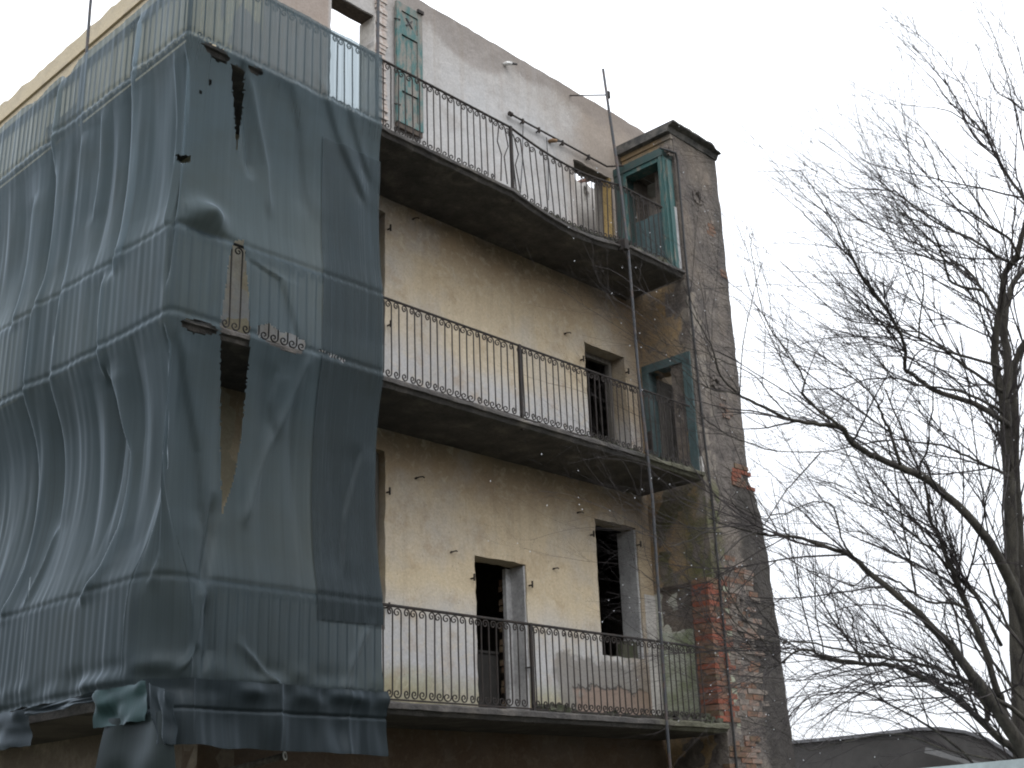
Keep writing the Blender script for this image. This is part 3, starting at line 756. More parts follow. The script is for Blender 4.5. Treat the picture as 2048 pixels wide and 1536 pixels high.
for s in (1, -1):
    mb = MB(); mb.tube([(cx-.055, sy+.013, cz-.06*s), (cx+.055, sy+.013, cz+.06*s)], [.016, .012], 4); mb.build('cross_slot', M_BLACK, sh)
for z_ in (sz0+.25, sz1-.3):
    mb = MB(); mb.tube([(sx0-.03, sy+.02, z_), (sx0+.05, sy-.006, z_)], .012, 5); mb.build('hinge', M_IRON, sh)
mb = MB(); mb.box(sx1-.1, sx1+.01, sy-.03, sy+.0, sz1-.02, sz1+.03); mb.build('catch', M_IRON, sh)
MB().box(sx0+.01, sx1-.005, sy+.012, sy+.06, sz0-.075, sz0-.002).build('bottom_shadow_rail', M_WOOD, sh)

# ------------------------------------------------------------------ poles, conductor, wall fittings
def rod(name, pts, r, m, label, cat, n=8, group=None):
    mb = MB(); mb.tube(pts, r, n); return single(mb, name, m, Vector(pts[-1]), label, cat, group)
pA = [onY(1206, 138, 9.64), onY(1220, 235, 9.64), onY(1242, 382, 9.645), onY(1258, 520, 9.57), onY(1276, 740, 9.57), onY(1305, 1000, 9.58), onY(1333, 1443, 9.6)]
b_ = pA[-1]; pA.append(Vector((b_.x+.02, b_.y, 0)))
pole = thing('steel_pole', (b_.x+.02, b_.y, 0), 'tall thin steel pole passing all three balconies near the right end, with a wall stay', 'pole', 'thin steel poles')
mb = MB(); mb.tube(pA, .021, 8); mb.build('pole_tube', M_POLE, pole, True)
sA = onY(1140, 191, YW-.0); sB = onY(1216, 190, 9.64)
mb = MB(); mb.tube([sA, sB], .011, 6); mb.build('stay_rod', M_IRON, pole)
mb = MB(); mb.tube([sB+Vector((0, 0, -.05)), sB+Vector((0, 0, .05))], .036, 8); mb.build('clamp', M_IRON, pole)
q = onY(1250, 487, 9.56); mb = MB(); mb.box(q.x-.04, q.x+.05, q.y-.03, 9.66, q.z-.09, q.z+.06); mb.build('clamp', M_IRON, pole)
rod('steel_pole', [(8.21, 9.645, 13.0), (8.20, 9.645, 11.0), (8.19, 9.645, 9.35)], .02, M_POLE, 'thin steel pole rising above the top balcony at the free edge of the netting', 'pole', group='thin steel poles')
rod('steel_pole', [(5.67, 11.89, 13.0), (5.67, 11.89, 11.0), (5.70, 11.89, 9.35)], .018, M_POLE, 'thin steel pole rising above the netting on the left facade', 'pole', group='thin steel poles')
cable = [onY(1320, 296, YP-.02), onY(1334, 300, YP-.035), onY(1351, 306, YP-.045), onY(1355, 322, YP-.04), onY(1370, 500, YP-.035), onY(1390, 700, YP-.03), onY(1406, 850, YP-.03), onY(1424, 1000, YP-.03), onY(1447, 1250, YP-.04), onY(1473, 1530, YP-.04)]
cable.append(Vector((cable[-1].x, cable[-1].y, 0)))
rod('drainpipe', cable, .017, M_BLACK, 'thin dark pipe running down the front of the rough end pier', 'pipe')
# iron rail along the top-storey wall, with two hanging wires
ra = thing('iron_rail', onY(1021, 228, YW), 'dark iron rail on brackets along the grey top storey wall, ending at the pier', 'rail')
A_, B_ = onY(1021, 228, YW-.06), onY(1214, 333, YW-.06)
mb = MB(); mb.tube([A_, B_], .016, 8); mb.tube([B_, Vector((XR-.30, YW-.25, B_.z))], .016, 6); mb.build('rod', M_IRON, ra)
mb = MB(); mb.tube([A_+Vector((-.03, 0, 0)), A_+Vector((.03, 0, 0))], .036, 8); mb.build('end_cap', M_IRON, ra)
for t in (.12, .28, .52, .8):
    p = A_.lerp(B_, t); mb = MB(); mb.tube([p, p+Vector((0, .07, -.03))], .012, 5); mb.tube([p+Vector((0, 0, -.05)), p+Vector((.0, 0, .03))], .02, 6); mb.build('bracket', M_IRON, ra)
for q0, q1 in (((1046, 250), (1040, 395)), ((1093, 275), (1097, 400))):
    a = onY(*q0, YW-.05); b2 = onY(*q1, YW-.02)
    mb = MB(); mb.tube([a, a.lerp(b2, .5)+Vector((.02, 0, 0)), b2], .007, 5); mb.build('hanging_wire', M_POLE, ra)
for q, l in (((1013, 132), 'white porcelain insulator with a dark tip, high on the grey wall below the wall head'), ((1103, 286), 'short stub with an orange stain and dark tip just below the iron rail')):
    p = onY(*q, YW-.01); t = thing('wall_insulator', p, l, 'insulator')
    mb = MB(); mb.tube([p+Vector((-.05, .03, .01)), p+Vector((-.03, -.05, .01)), p+Vector((.02, -.10, .0))], [.028, .034, .022], 8); mb.build('body', M_PORC if q[0] == 1013 else M_RUST, t, True)
    mb = MB(); mb.tube([p+Vector((.02, -.10, 0)), p+Vector((.085, -.14, .0))], .017, 6); mb.build('tip', M_BLACK, t)
hooks = [((1130, 667), 'iron hook in the cream wall above and left of the middle storey door'), ((1155, 1025), 'small iron hook just above the tall low window'),
         ((902, 1104), 'iron hook in the cream wall left of the lowest storey door'), ((1107, 1137), 'iron hook between the lowest door and the tall low window'),
         ((826, 438), 'dark iron stub high on the cream wall of the middle storey beside the netting'), ((832, 956), 'small iron stub under the middle balcony near the netting')]
for q, l in hooks:
    p = onY(*q, YW); mb = MB()
    k_ = random.uniform(.55, .95); a_ = random.uniform(-.02, .04)
    mb.tube([p+Vector((-.03, .03, -.02))*k_, p+Vector((0, -.05, 0))*k_, p+Vector((.045, -.08, .02+a_))*k_, p+Vector((.075, -.075, .02+a_*2))*k_], .009, 5)
    mb.tube([p+Vector((0, .03, -.01)), p+Vector((0, -.015, 0))], .014, 6)
    single(mb, 'wall_hook', M_IRON, p, l, 'hook', 'iron hooks in the courtyard wall')
# pale pipe mouth under the netting
p = onY(568, 1512, 10.2); pp = thing('waste_pipe', p, 'grey pipe with a pale open ring mouth poking out below the netting', 'pipe')
mb = MB(); mb.tube([p+Vector((-.30, .55, -.12)), p+Vector((0, 0, 0))], .032, 10); mb.build('tube', M_WOODG, pp, True)
mb = MB(); ax = (Vector((.30, -.55, .12))).normalized(); a1 = ax.orthogonal().normalized(); a2 = ax.cross(a1)
mb.tube([p+ax*.01+(a1*math.cos(t/12*6.283)+a2*math.sin(t/12*6.283))*.037 for t in range(13)], .008, 5, False); mb.build('ring_mouth', M_PORC, pp)

# ------------------------------------------------------------------ debris netting
def smooth(x): x = np.clip(x, 0, 1); return x*x*(3-2*x)
def vnoise(a, b, seed):
    """cheap value noise, vectorised"""
    rng = np.random.RandomState(seed); T = rng.rand(256, 256)
    ia = np.floor(a).astype(int); ib = np.floor(b).astype(int); fa = smooth(a-ia); fb = smooth(b-ib)
    g = lambda i, j: T[i % 256, j % 256]
    return (g(ia, ib)*(1-fa)+g(ia+1, ib)*fa)*(1-fb)+(g(ia, ib+1)*(1-fa)+g(ia+1, ib+1)*fa)*fb
NX, NYY = 5.62, 9.585
def sz(px, py, face):
    if face == 'f': p = onY(px, py, NYY); return p.x-NX, p.z
    p = onX(px, py, NX); return -(p.y-NYY), p.z
CREASE = [ # photo-traced fold lines: face, width, depth, kind(-1 valley, 1 ridge, 2 step), points
 ('s', .05, .11, 2, [(124,170),(105,295),(100,420),(88,546),(68,641),(49,807),(45,900),(37,1036),(29,1134),(0,1238)]),
 ('s', .05, .12, 2, [(283,40),(262,190),(255,300),(247,400),(238,497),(228,540)]),
 ('s', .05, .06, 2, [(160,280),(148,400),(122,602),(114,654),(98,778),(91,900),(80,1040)]),
 ('s', .05, .08, 2, [(207,560),(200,640),(195,745)]),
 ('s', .06, .13, 2, [(205,745),(228,900),(222,980),(215,1052),(195,1134),(163,1196)]),
 ('s', .035, .07, -1, [(364,112),(357,246),(353,300),(345,460),(335,560)]),
 ('s', .03, .05, 1, [(349,110),(342,250),(338,340),(332,450)]),
 ('s', .03, .07, -1, [(326,660),(332,790),(334,900)]),
 ('s', .04, .06, 2, [(316,900),(316,1000),(312,1090),(296,1163)]),
 ('s', .05, .07, 2, [(60,400),(45,520),(25,650)]),
 ('s', .04, .05, 2, [(200,230),(190,330),(178,430)]),
 ('s', .04, .05, 1, [(75,1060),(66,1120),(48,1210)]),
 ('f', .06, .09, -1, [(487,130),(500,220),(510,340)]),
 ('f', .05, .05, 1, [(500,150),(540,330),(545,420)]),
 ('f', .06, .05, 2, [(585,170),(605,260),(625,420)]),
 ('f', .05, .05, 2, [(640,165),(690,300),(735,400)]),
 ('f', .05, .04, 2, [(690,200),(720,290),(748,360)]),
 ('f', .05, .06, 2, [(362,677),(385,790),(407,900),(415,1040)]),
 ('f', .06, .10, -1, [(440,1000),(430,1070),(403,1168)]),
 ('f', .06, .06, 1, [(620,712),(590,800),(547,900),(500,1040)]),
 ('f', .05, .05, 2, [(560,740),(552,800),(560,860)]),
 ('f', .05, .04, 2, [(500,520),(560,560),(600,690)]),
 ('f', .06, .05, 2, [(735,900),(700,1030),(690,1140)]),
 ('f', .05, .06, 1, [(405,1172),(385,1290),(335,1340)]),
 ('f', .05, .07, -1, [(412,1200),(415,1300),(400,1345)]),
 ('f', .05, .05, 1, [(480,1290),(520,1340),(560,1385)]),
 ('f', .05, .05, 1, [(735,1250),(700,1330),(680,1395)]),
]
CR = []
for face, wd, dp, kd, pts in CREASE:
    q = sorted([sz(x, y, face) for x, y in pts], key=lambda t: t[1]); CR.append((face, wd, dp, kd, np.array([t[1] for t in q]), np.array([t[0] for t in q])))
def net_surface(S, Z, extra=0.):
    """cloth position for cloth coordinate S (negative: left facade, positive: courtyard side) and height Z"""
    rails = [(2.95, 3.90), (6.37, 7.30), (9.46, 10.45)]
    B = np.zeros_like(Z)
    for lo, hi in ((3.90, 6.30), (7.30, 9.40)):
        t = np.clip((Z-lo)/(hi-lo), 0, 1); B += np.sin(math.pi*t**1.05)**.85*((Z > lo) & (Z < hi))
    side = smooth((-S)/.5)
    corner = np.exp(-(S/.30)**2)
    low = 1-smooth((Z-5.6)/1.2)
    A = np.where(S < 0, .06+.13*low, .06+.05*low)*(1-.55*corner)
    d = -A*B
    # soft folds between the rails, faint bars where the cloth lies on them
    wz = (vnoise(S*1.1+20, Z*.5, 3)-.5)*.6
    f1 = vnoise((S+wz*.35)*2.3+50, Z*.35, 5); f2 = vnoise((S+wz*.3)*6.5+30, Z*.7, 7); f3 = vnoise((S+wz*.12)*16+70, Z*1.2, 9)
    fold = (np.abs(f1-.5)*2)*.085+(f2-.5)*.03+(f3-.5)*.012
    d += B*np.where(S < 0, 1., .55)*(fold-.06)
    R = np.clip(1-B*2.5, 0, 1)
    d += R*((f2-.5)*.014+(f3-.5)*.006+.0025*np.cos(2*math.pi*S/.1165))
    d += .012*R
    for face, wd, dp, kd, zz, ss in CR:
        s0 = np.interp(Z, zz, ss); ta = smooth((Z-zz[0]+.12)/.25)*smooth((zz[-1]+.12-Z)/.25)
        t = (S-s0)/wd; fm = (S < .02) if face == 's' else (S > -.02)
        if kd == 2: g = np.where(t > 0, 1, -1)*(np.abs(t)**.6)*np.exp(-np.abs(t)*.55)*.9
        else: g = kd*np.exp(-np.abs(t)**1.4)
        d += dp*g*ta*fm*.8
    # pinches at the rail lines
    for zc in (2.95, 3.88, 6.36, 7.28, 9.46):
        d -= .015*np.exp(-((Z-zc)/.03)**2)
    # puckers along the foot
    foot = np.exp(-((Z-3.02)/.13)**2); d += foot*(vnoise(S*3.2+9, Z*6, 12)-.45)*.11
    # the pouch hanging over the middle rail beside the corner
    d += .20*np.exp(-((S-.33)/.17)**2-((Z-7.44)/.13)**2)*(S > 0)-.05*np.exp(-((S-.33)/.25)**2-((Z-7.27)/.05)**2)*(S > 0)
    d += extra
    # rounded corner, cut back at the lowest balcony
    rad = .06+.05*np.exp(-((Z-6.9)/1.2)**2)+.36*smooth((5.0-Z)/1.6)
    shift = .012*(vnoise(Z*3, Z*0+3, 4)-.5)
    X = np.where(S >= 0, NX+S, NX-d); Y = np.where(S >= 0, NYY-d, NYY-S)
    X = X+np.where(S >= 0, 0, 0); 
    # blend both sheets' offsets through the corner
    k = smooth((S+rad)/(2*rad)) # 0 side .. 1 front
    inside = np.abs(S) < rad
    a = (1-k)*rad; c = k*rad
    qx = NX+rad*(1-np.cos(k*math.pi/2)) ; qy = NYY+rad*(1-np.sin(k*math.pi/2))
    nx = -np.cos(k*math.pi/2); ny = -np.sin(k*math.pi/2)
    X = np.where(inside, qx+nx*d+shift, X); Y = np.where(inside, qy+ny*d+shift, Y)
    return X, Y
def inpoly(P, poly):
    x, y = P[:, 0], P[:, 1]; r = np.zeros(len(P), bool); n = len(poly)
    for i in range(n):
        x1, y1 = poly[i]; x2, y2 = poly[(i+1) % n]
        c = ((y1 > y) != (y2 > y)) & (x < (x2-x1)*(y-y1)/((y2-y1) or 1e-9)+x1); r ^= c
    return r
TEARS = [[(463,126),(487,138),(489,170),(485,220),(479,265),(474,300),(471,265),(468,220),(465,180)],
 [(402,84),(425,88),(452,103),(460,118),(452,128),(435,124),(415,104)], [(494,128),(524,138),(526,150),(516,152),(502,146)],
 [(352,308),(382,312),(381,322),(365,328),(354,320)], [(418,160),(426,162),(424,170),(417,168)], [(400,180),(405,181),(404,187),(399,186)],
 [(466,484),(486,480),(489,492),(498,600),(500,690),(496,735),(484,860),(470,950),(444,1030),(441,900),(441,760),(441,650),(449,590),(459,520)],
 [(360,642),(372,637),(400,640),(425,648),(436,658),(430,668),(410,671),(385,666),(366,655)],
 [(515,650),(540,648),(560,662),(590,672),(612,684),(609,700),(600,709),(570,702),(540,688),(516,672)],
 [(640,698),(652,702),(650,708),(641,704)], [(656,706),(674,710),(672,718),(660,716)], [(676,714),(692,719),(688,726),(678,722)]]
net = thing('debris_netting', (NX, NYY, 2.4), 'torn blue grey netting draped round the left corner of the building', 'netting')
def net_mesh(name, m, s_lo, s_hi, z_lo, z_hi, ds, dz, top=None, bot=None, extra=0., tears=True, smoothn=True, parent=None, label=None, fn=None):
    ns = int((s_hi-s_lo)/ds); nz = int((z_hi-z_lo)/dz)
    s = np.linspace(s_lo, s_hi, ns+1); t = np.linspace(0, 1, nz+1)
    S, T = np.meshgrid(s, t, indexing='ij')
    zt = top(S) if top else np.full_like(S, z_hi); zb = bot(S) if bot else np.full_like(S, z_lo)
    Z = zb+(zt-zb)*T
    X, Y = net_surface(S, Z, extra) if fn is None else fn(S, Z)
    P = np.stack([X.ravel(), Y.ravel(), Z.ravel()], 1)
    a = np.arange((ns+1)*(nz+1)).reshape(ns+1, nz+1)
    F = np.stack([a[:-1, :-1].ravel(), a[1:, :-1].ravel(), a[1:, 1:].ravel(), a[:-1, 1:].ravel()], 1)
    if tears:
        c = P[F].mean(1); px = proj(c); rag = (np.random.RandomState(1).rand(len(px), 2)-.5)*2.2
        kill = np.zeros(len(F), bool)
        for poly in TEARS: kill |= inpoly(px+rag, poly)
        F = F[~kill]
    me = bpy.data.meshes.new(name); me.from_pydata(P.tolist(), [], F.tolist()); me.materials.append(m)
    uv = me.uv_layers.new(name='cloth'); li = np.empty(len(me.loops), int); me.loops.foreach_get('vertex_index', li)
    UV = np.stack([S.ravel(), Z.ravel()], 1)[li]; uv.data.foreach_set('uv', UV.ravel().astype(np.float32))
    me.polygons.foreach_set('use_smooth', [True]*len(me.polygons)); me.update()
    return link(name, me, parent or net, label=label)
FR = 8.20-NX
def top_edge(S):
    z = np.where(S < 0, 10.40-.15*smooth(-S/.6)+.03*(vnoise(S*2.2+40, S*0, 6)-.5)-.12*np.exp(-((S+2.55)/.12)**2)-.06*np.exp(-((S+3.35)/.2)**2), 10.36+.01*(vnoise(S*5+4, S*0, 2)-.5))
    return z
def bot_edge(S):
    return np.where(S < 0, 2.93+.03*(vnoise(S*5+40, S*0, 8)-.5), 2.90)
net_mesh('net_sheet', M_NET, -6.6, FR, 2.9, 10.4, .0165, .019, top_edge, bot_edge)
# doubled strip at the free edge
s2 = onY(638, 900, NYY).x-NX
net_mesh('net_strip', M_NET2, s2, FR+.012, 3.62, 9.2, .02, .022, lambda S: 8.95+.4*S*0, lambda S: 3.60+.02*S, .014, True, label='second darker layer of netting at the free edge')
# hem hanging below the lowest balcony
def hem(S, Z):
    X, Y = net_surface(S, np.full_like(S, 3.0)); t = np.clip((2.97-Z)/.55, 0, 1)
    d = .045+t*.03+.05*(vnoise(S*4+3, Z*3, 31)-.5)*(1+t)+.035*(vnoise(S*11+3, Z*2, 35)-.5)+.09*np.exp(-((Z-2.90)/.07)**2)*(vnoise(S*5, Z*4, 33)-.3)-.02*np.exp(-((Z-2.74)/.012)**2)
    k = np.clip((S+.2)/.4, 0, 1)
    return X-(1-k)*d, Y-k*d
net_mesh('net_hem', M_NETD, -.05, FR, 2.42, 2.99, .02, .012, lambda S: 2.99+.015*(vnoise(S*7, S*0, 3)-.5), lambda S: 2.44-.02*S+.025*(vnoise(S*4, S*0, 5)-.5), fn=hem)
# loose pieces on the left facade
def flap(face, pts, m, name, dd, n=14, label=None):
    """quad traced tl,tr,br,bl hung as wavy cloth"""
    c = [Vector((*((onX(x, y, NX-.03) if face == 's' else onY(x, y, NYY-.03))),)) for x, y in pts]
    vs, fs = [], []
    nrm = Vector((-1, 0, 0)) if face == 's' else Vector((0, -1, 0))
    for i in range(n+1):
        for j in range(n+1):
            u, v = i/n, j/n
            p = c[0].lerp(c[1], u).lerp(c[3].lerp(c[2], u), v)
            p = p + nrm*(dd*(.5+noise.noise(Vector((u*4, v*2.5, dd*50))))+.02*math.sin(u*9+v*2)) + Vector((0, 0, .02*noise.noise(Vector((u*6, v, 3)))))
            vs.append(p)
    for i in range(n):
        for j in range(n): a = i*(n+1)+j; fs.append((a, a+1, a+n+2, a+n+1))
    mb = MB(); mb.add(vs, fs); me = mb.mesh(name, m, True)
    uv = me.uv_layers.new(name='cloth')
    for l in me.loops:
        k = l.vertex_index; uv.data[l.index].uv = (k//(n+1)/n*.6, (k % (n+1))/n*.5)
    return link(name, me, net, label=label)
flap('s', [(196, 1384), (299, 1362), (300, 1442), (201, 1457)], M_TARP, 'tarp_flap', .07, label='small bright teal tarpaulin flap at the foot of the netting')
flap('s', [(-40, 1432), (62, 1420), (62, 1492), (-40, 1508)], M_NETD, 'net_flap', .05)
flap('s', [(60, 1418), (205, 1384), (205, 1402), (60, 1434)], M_NETD, 'net_roll', .06)
flap('s', [(305, 1366), (352, 1388), (352, 1490), (322, 1488)], M_NETD, 'net_flap', .05)
flap('s', [(215, 1440), (345, 1420), (352, 1580), (188, 1580)], M_CLOTH, 'hanging_cloth', .02, label='dull green cloth hanging under the corner')

# ------------------------------------------------------------------ distant buildings at the lower right
far = thing('hall_building', dist(1760, 1760, 42), 'low distant hall with a dark grey curved roof beyond the trees', 'building')
far.location.z = 0
prof = [(1520, 1488), (1600, 1482), (1700, 1473), (1790, 1462), (1830, 1457), (1880, 1456), (1930, 1463), (1975, 1478), (2015, 1502), (2060, 1535), (2085, 1570)]
mb = MB(); pr_ = [dist(x, y, 42/ (ray(x, y).normalized().dot(ray(1760, 1500).normalized()))) for x, y in prof]
pv = ray(1760, 1500).normalized(); pv.z = 0; pv.normalize()
n = len(pr_)
for p in pr_: mb.v.append(tuple(p))
for p in pr_: mb.v.append(tuple(p+pv*14))
for p in pr_: mb.v.append((p.x, p.y, 3.6))
for i in range(n-1):
    mb.f.append((i, i+1, n+i+1, n+i))
roof = mb.build('roof', simple('dark_roof', (.042, .039, .037), .8, .3, .5), far)
mb2 = MB(); mb2.v = list(mb.v[:n])+[(p.x, p.y, 0) for p in pr_]
mb2.f = [(i, i+1, n+i+1, n+i) for i in range(n-1)]
mb2.build('gable_wall', simple('dark_cladding', (.05, .047, .045), .8, .35, .35), far)
for k in range(5):
    e = MB(); e.tube([(p - pv*.05) + Vector((0, 0, -.02-.0*k)) for p in pr_], .07, 4); 
e.build('roof_edge', simple('edge_trim', (.13, .13, .14), .7, .3, 1), far)
mb = MB(); a, b2 = dist(1850, 1500, 41.6), dist(1990, 1538, 41.6)
mb.tube([a, a.lerp(b2, .5), b2], .12, 4); mb.build('gutter', simple('gutter_pale', (.16, .16, .16), .7, .3, 1), far)
# pale flat roof edge cutting the bottom right corner
a, b2 = dist(1700, 1550, 9.0), dist(2120, 1510, 9.6)
lr = thing('site_cabin', (a.x, a.y, 0), 'pale flat topped cabin whose roof edge crosses the bottom right corner', 'cabin')
dv = (b2-a); bk = Vector((dv.y, -dv.x, 0)).normalized()
if bk.dot(ray(1900, 1500)) < 0: bk = -bk
mb = MB(); A4 = [a, b2, b2+bk*2.2, a+bk*2.2]
mb.add([p for p in A4]+[p-Vector((0, 0, .16)) for p in A4], [(0, 1, 2, 3), (7, 6, 5, 4), (0, 4, 5, 1), (1, 5, 6, 2), (2, 6, 7, 3), (3, 7, 4, 0)])
mb.build('roof_panel', simple('pale_metal', (.42, .50, .52), .4, .15, 1), lr)
mb = MB(); A5 = [a+bk*.06, b2+bk*.06, b2+bk*2.1, a+bk*2.1]
mb.add([p-Vector((0, 0, .162)) for p in A5]+[Vector((p.x, p.y, 0)) for p in A5], [(0, 1, 2, 3), (7, 6, 5, 4), (0, 4, 5, 1), (1, 5, 6, 2), (2, 6, 7, 3), (3, 7, 4, 0)])
mb.build('cabin_wall', simple('cabin_paint', (.35, .37, .37), .6, .2, 1), lr)

# unseen houses added behind the viewer to shade the lower storeys
def house(x0, x1, y0, y1, h, label):
    t = thing('shade_house', ((x0+x1)/2, (y0+y1)/2, 0), label, 'building', 'unseen row of houses added for shade')
    MB().box(x0, x1, y0, y1, 0, h).build('wall', M_HOUSE, t)
    r = MB(); c = (y0+y1)/2
    r.add([(x0-.3, y0-.4, h+.003), (x1+.3, y0-.4, h+.003), (x1+.3, y1+.4, h+.003), (x0-.3, y1+.4, h+.003), (x0-.3, c, h+2.2), (x1+.3, c, h+2.2)], [(0, 1, 5, 4), (2, 3, 4, 5), (1, 2, 5), (3, 0, 4), (3, 2, 1, 0)]); r.build('roof', M_TILE, t)
    for k in range(int((x1-x0)/2.6)):
        for f in range(int(h/3)):
            xx = x0+1+k*2.6; MB().box(xx, xx+1, y1-.02, y1+.03, 1+f*3, 2.5+f*3).build('window', M_BLACK, t)
M_HOUSE = simple('house_render', (.22, .19, .15), .9, .3, .6)
house(-34, -18, -16, -8, 8.6, 'tall plain unseen house added to shade the yard, nearest the street')
house(-17.8, -3, -17, -9, 9.2, 'taller plain unseen house in the middle of the added shading row')
house(-2.8, 12, -18, -10, 8.0, 'lower plain unseen house at the right end of the added shading row')

# ------------------------------------------------------------------ bare trees
RNG = random.Random(11)
def catmull(P, R, per=4):
    out, rr = [], []
    n = len(P)
    for i in range(n-1):
        p0, p1, p2, p3 = P[max(i-1, 0)], P[i], P[i+1], P[min(i+2, n-1)]
        for k in range(per):
            t = k/per
            out.append(.5*((2*p1)+(-p0+p2)*t+(2*p0-5*p1+4*p2-p3)*t*t+(-p0+3*p1-3*p2+p3)*t**3)); rr.append(R[i]+(R[i+1]-R[i])*t)
    out.append(P[-1]); rr.append(R[-1]); return out, rr
def limb(pts, D0, D1, w0, w1):
    """photo-traced limb: pixel points, distance from the eye at both ends, width in photo px"""
    m = len(pts); P = [dist(x, y, D0+(D1-D0)*i/(m-1)) for i, (x, y) in enumerate(pts)]
    R = [(w1+(w0-w1)*(1-i/(m-1))**1.35)*.76/2*(D0+(D1-D0)*i/(m-1))/FPX for i in range(m)]
    P, R = catmull(P, R)
    P = [p+Vector([RNG.uniform(-1, 1)*.006 for _ in range(3)]) for p in P]
    return P, R
def grow(mb, P, R, lvl, dens, ln, up, maxlvl):
    """children along a branch"""
    L = sum((P[i+1]-P[i]).length for i in range(len(P)-1)); cnt = int(L*dens*(RNG.uniform(.8, 1.2)))
    for c in range(cnt):
        t = RNG.uniform(.12, 1.0); i = min(int(t*(len(P)-1)), len(P)-2)
        p = P[i].lerp(P[i+1], RNG.random()); ax = (P[i+1]-P[i]).normalized()
        sd = ax.orthogonal().normalized(); sd = Matrix.Rotation(RNG.uniform(0, 6.283), 3, ax) @ sd
        ang = RNG.uniform(.3, .95); d = (ax*math.cos(ang)+sd*math.sin(ang)+up*RNG.uniform(-.05, .45)).normalized()
        l = ln*RNG.uniform(.35, 1.3)*(1.15-.5*t); r = min(R[i]*.62, [.0095, .0060, .0040, .003][min(lvl, 3)])
        m = 8 if lvl == 0 else (5 if lvl == 1 else 4)
        Q = [p]; RR = [r]; curl = Vector([RNG.uniform(-1, 1) for _ in range(3)])*.17
        for k in range(m):
            d = (d + curl*.45 + Vector([RNG.uniform(-1, 1) for _ in range(3)])*.15 + up*.03).normalized()
            Q.append(Q[-1]+d*l/m); RR.append(r*(1-.62*(k+1)/m))
        mb.tube(Q, RR, 4 if lvl == 0 else 3, False)
        if lvl < maxlvl: grow(mb, Q, RR, lvl+1, dens*1.32, ln*.50, up, maxlvl)
def tree(name, base, label, trunks, limbs, up, dens=3.0, ln=.9, group=None):
    t = thing(name, base, label, 'tree', group)
    tw = MB()
    for k, a in enumerate(trunks):
        P, R = limb(*a); mb = MB(); mb.tube(P, R, 10); mb.build('trunk', M_BARK, t, True); grow(tw, P, R, 0, dens*.6, ln*1.1, up, 2)
    for a in limbs:
        P, R = limb(*a); mb = MB(); mb.tube(P, R, 7); mb.build('limb', M_BARK, t, True); grow(tw, P, R, 0, dens*(1.0 if R[0] > .014 else .85), ln, up, 2)
    tw.build('twigs', M_TWIG, t, kind='stuff')
    bd = MB()
    for k in range(420):
        p = Vector(RNG.choice(tw.v)); e = .0042
        bd.add([p+Vector(q)*e-Vector((0, 0, .006)) for q in ((1, 0, 0), (-1, 0, 0), (0, 1, 0), (0, -1, 0), (0, 0, 1), (0, 0, -1.4))], [(0, 2, 4), (2, 1, 4), (1, 3, 4), (3, 0, 4), (2, 0, 5), (1, 2, 5), (3, 1, 5), (0, 3, 5)])
    bd.build('raindrops', M_DROP, t, kind='stuff'); return t
UPL = Vector((-.72, .25, .62)).normalized()
DA, DB = 12.2, 11.0
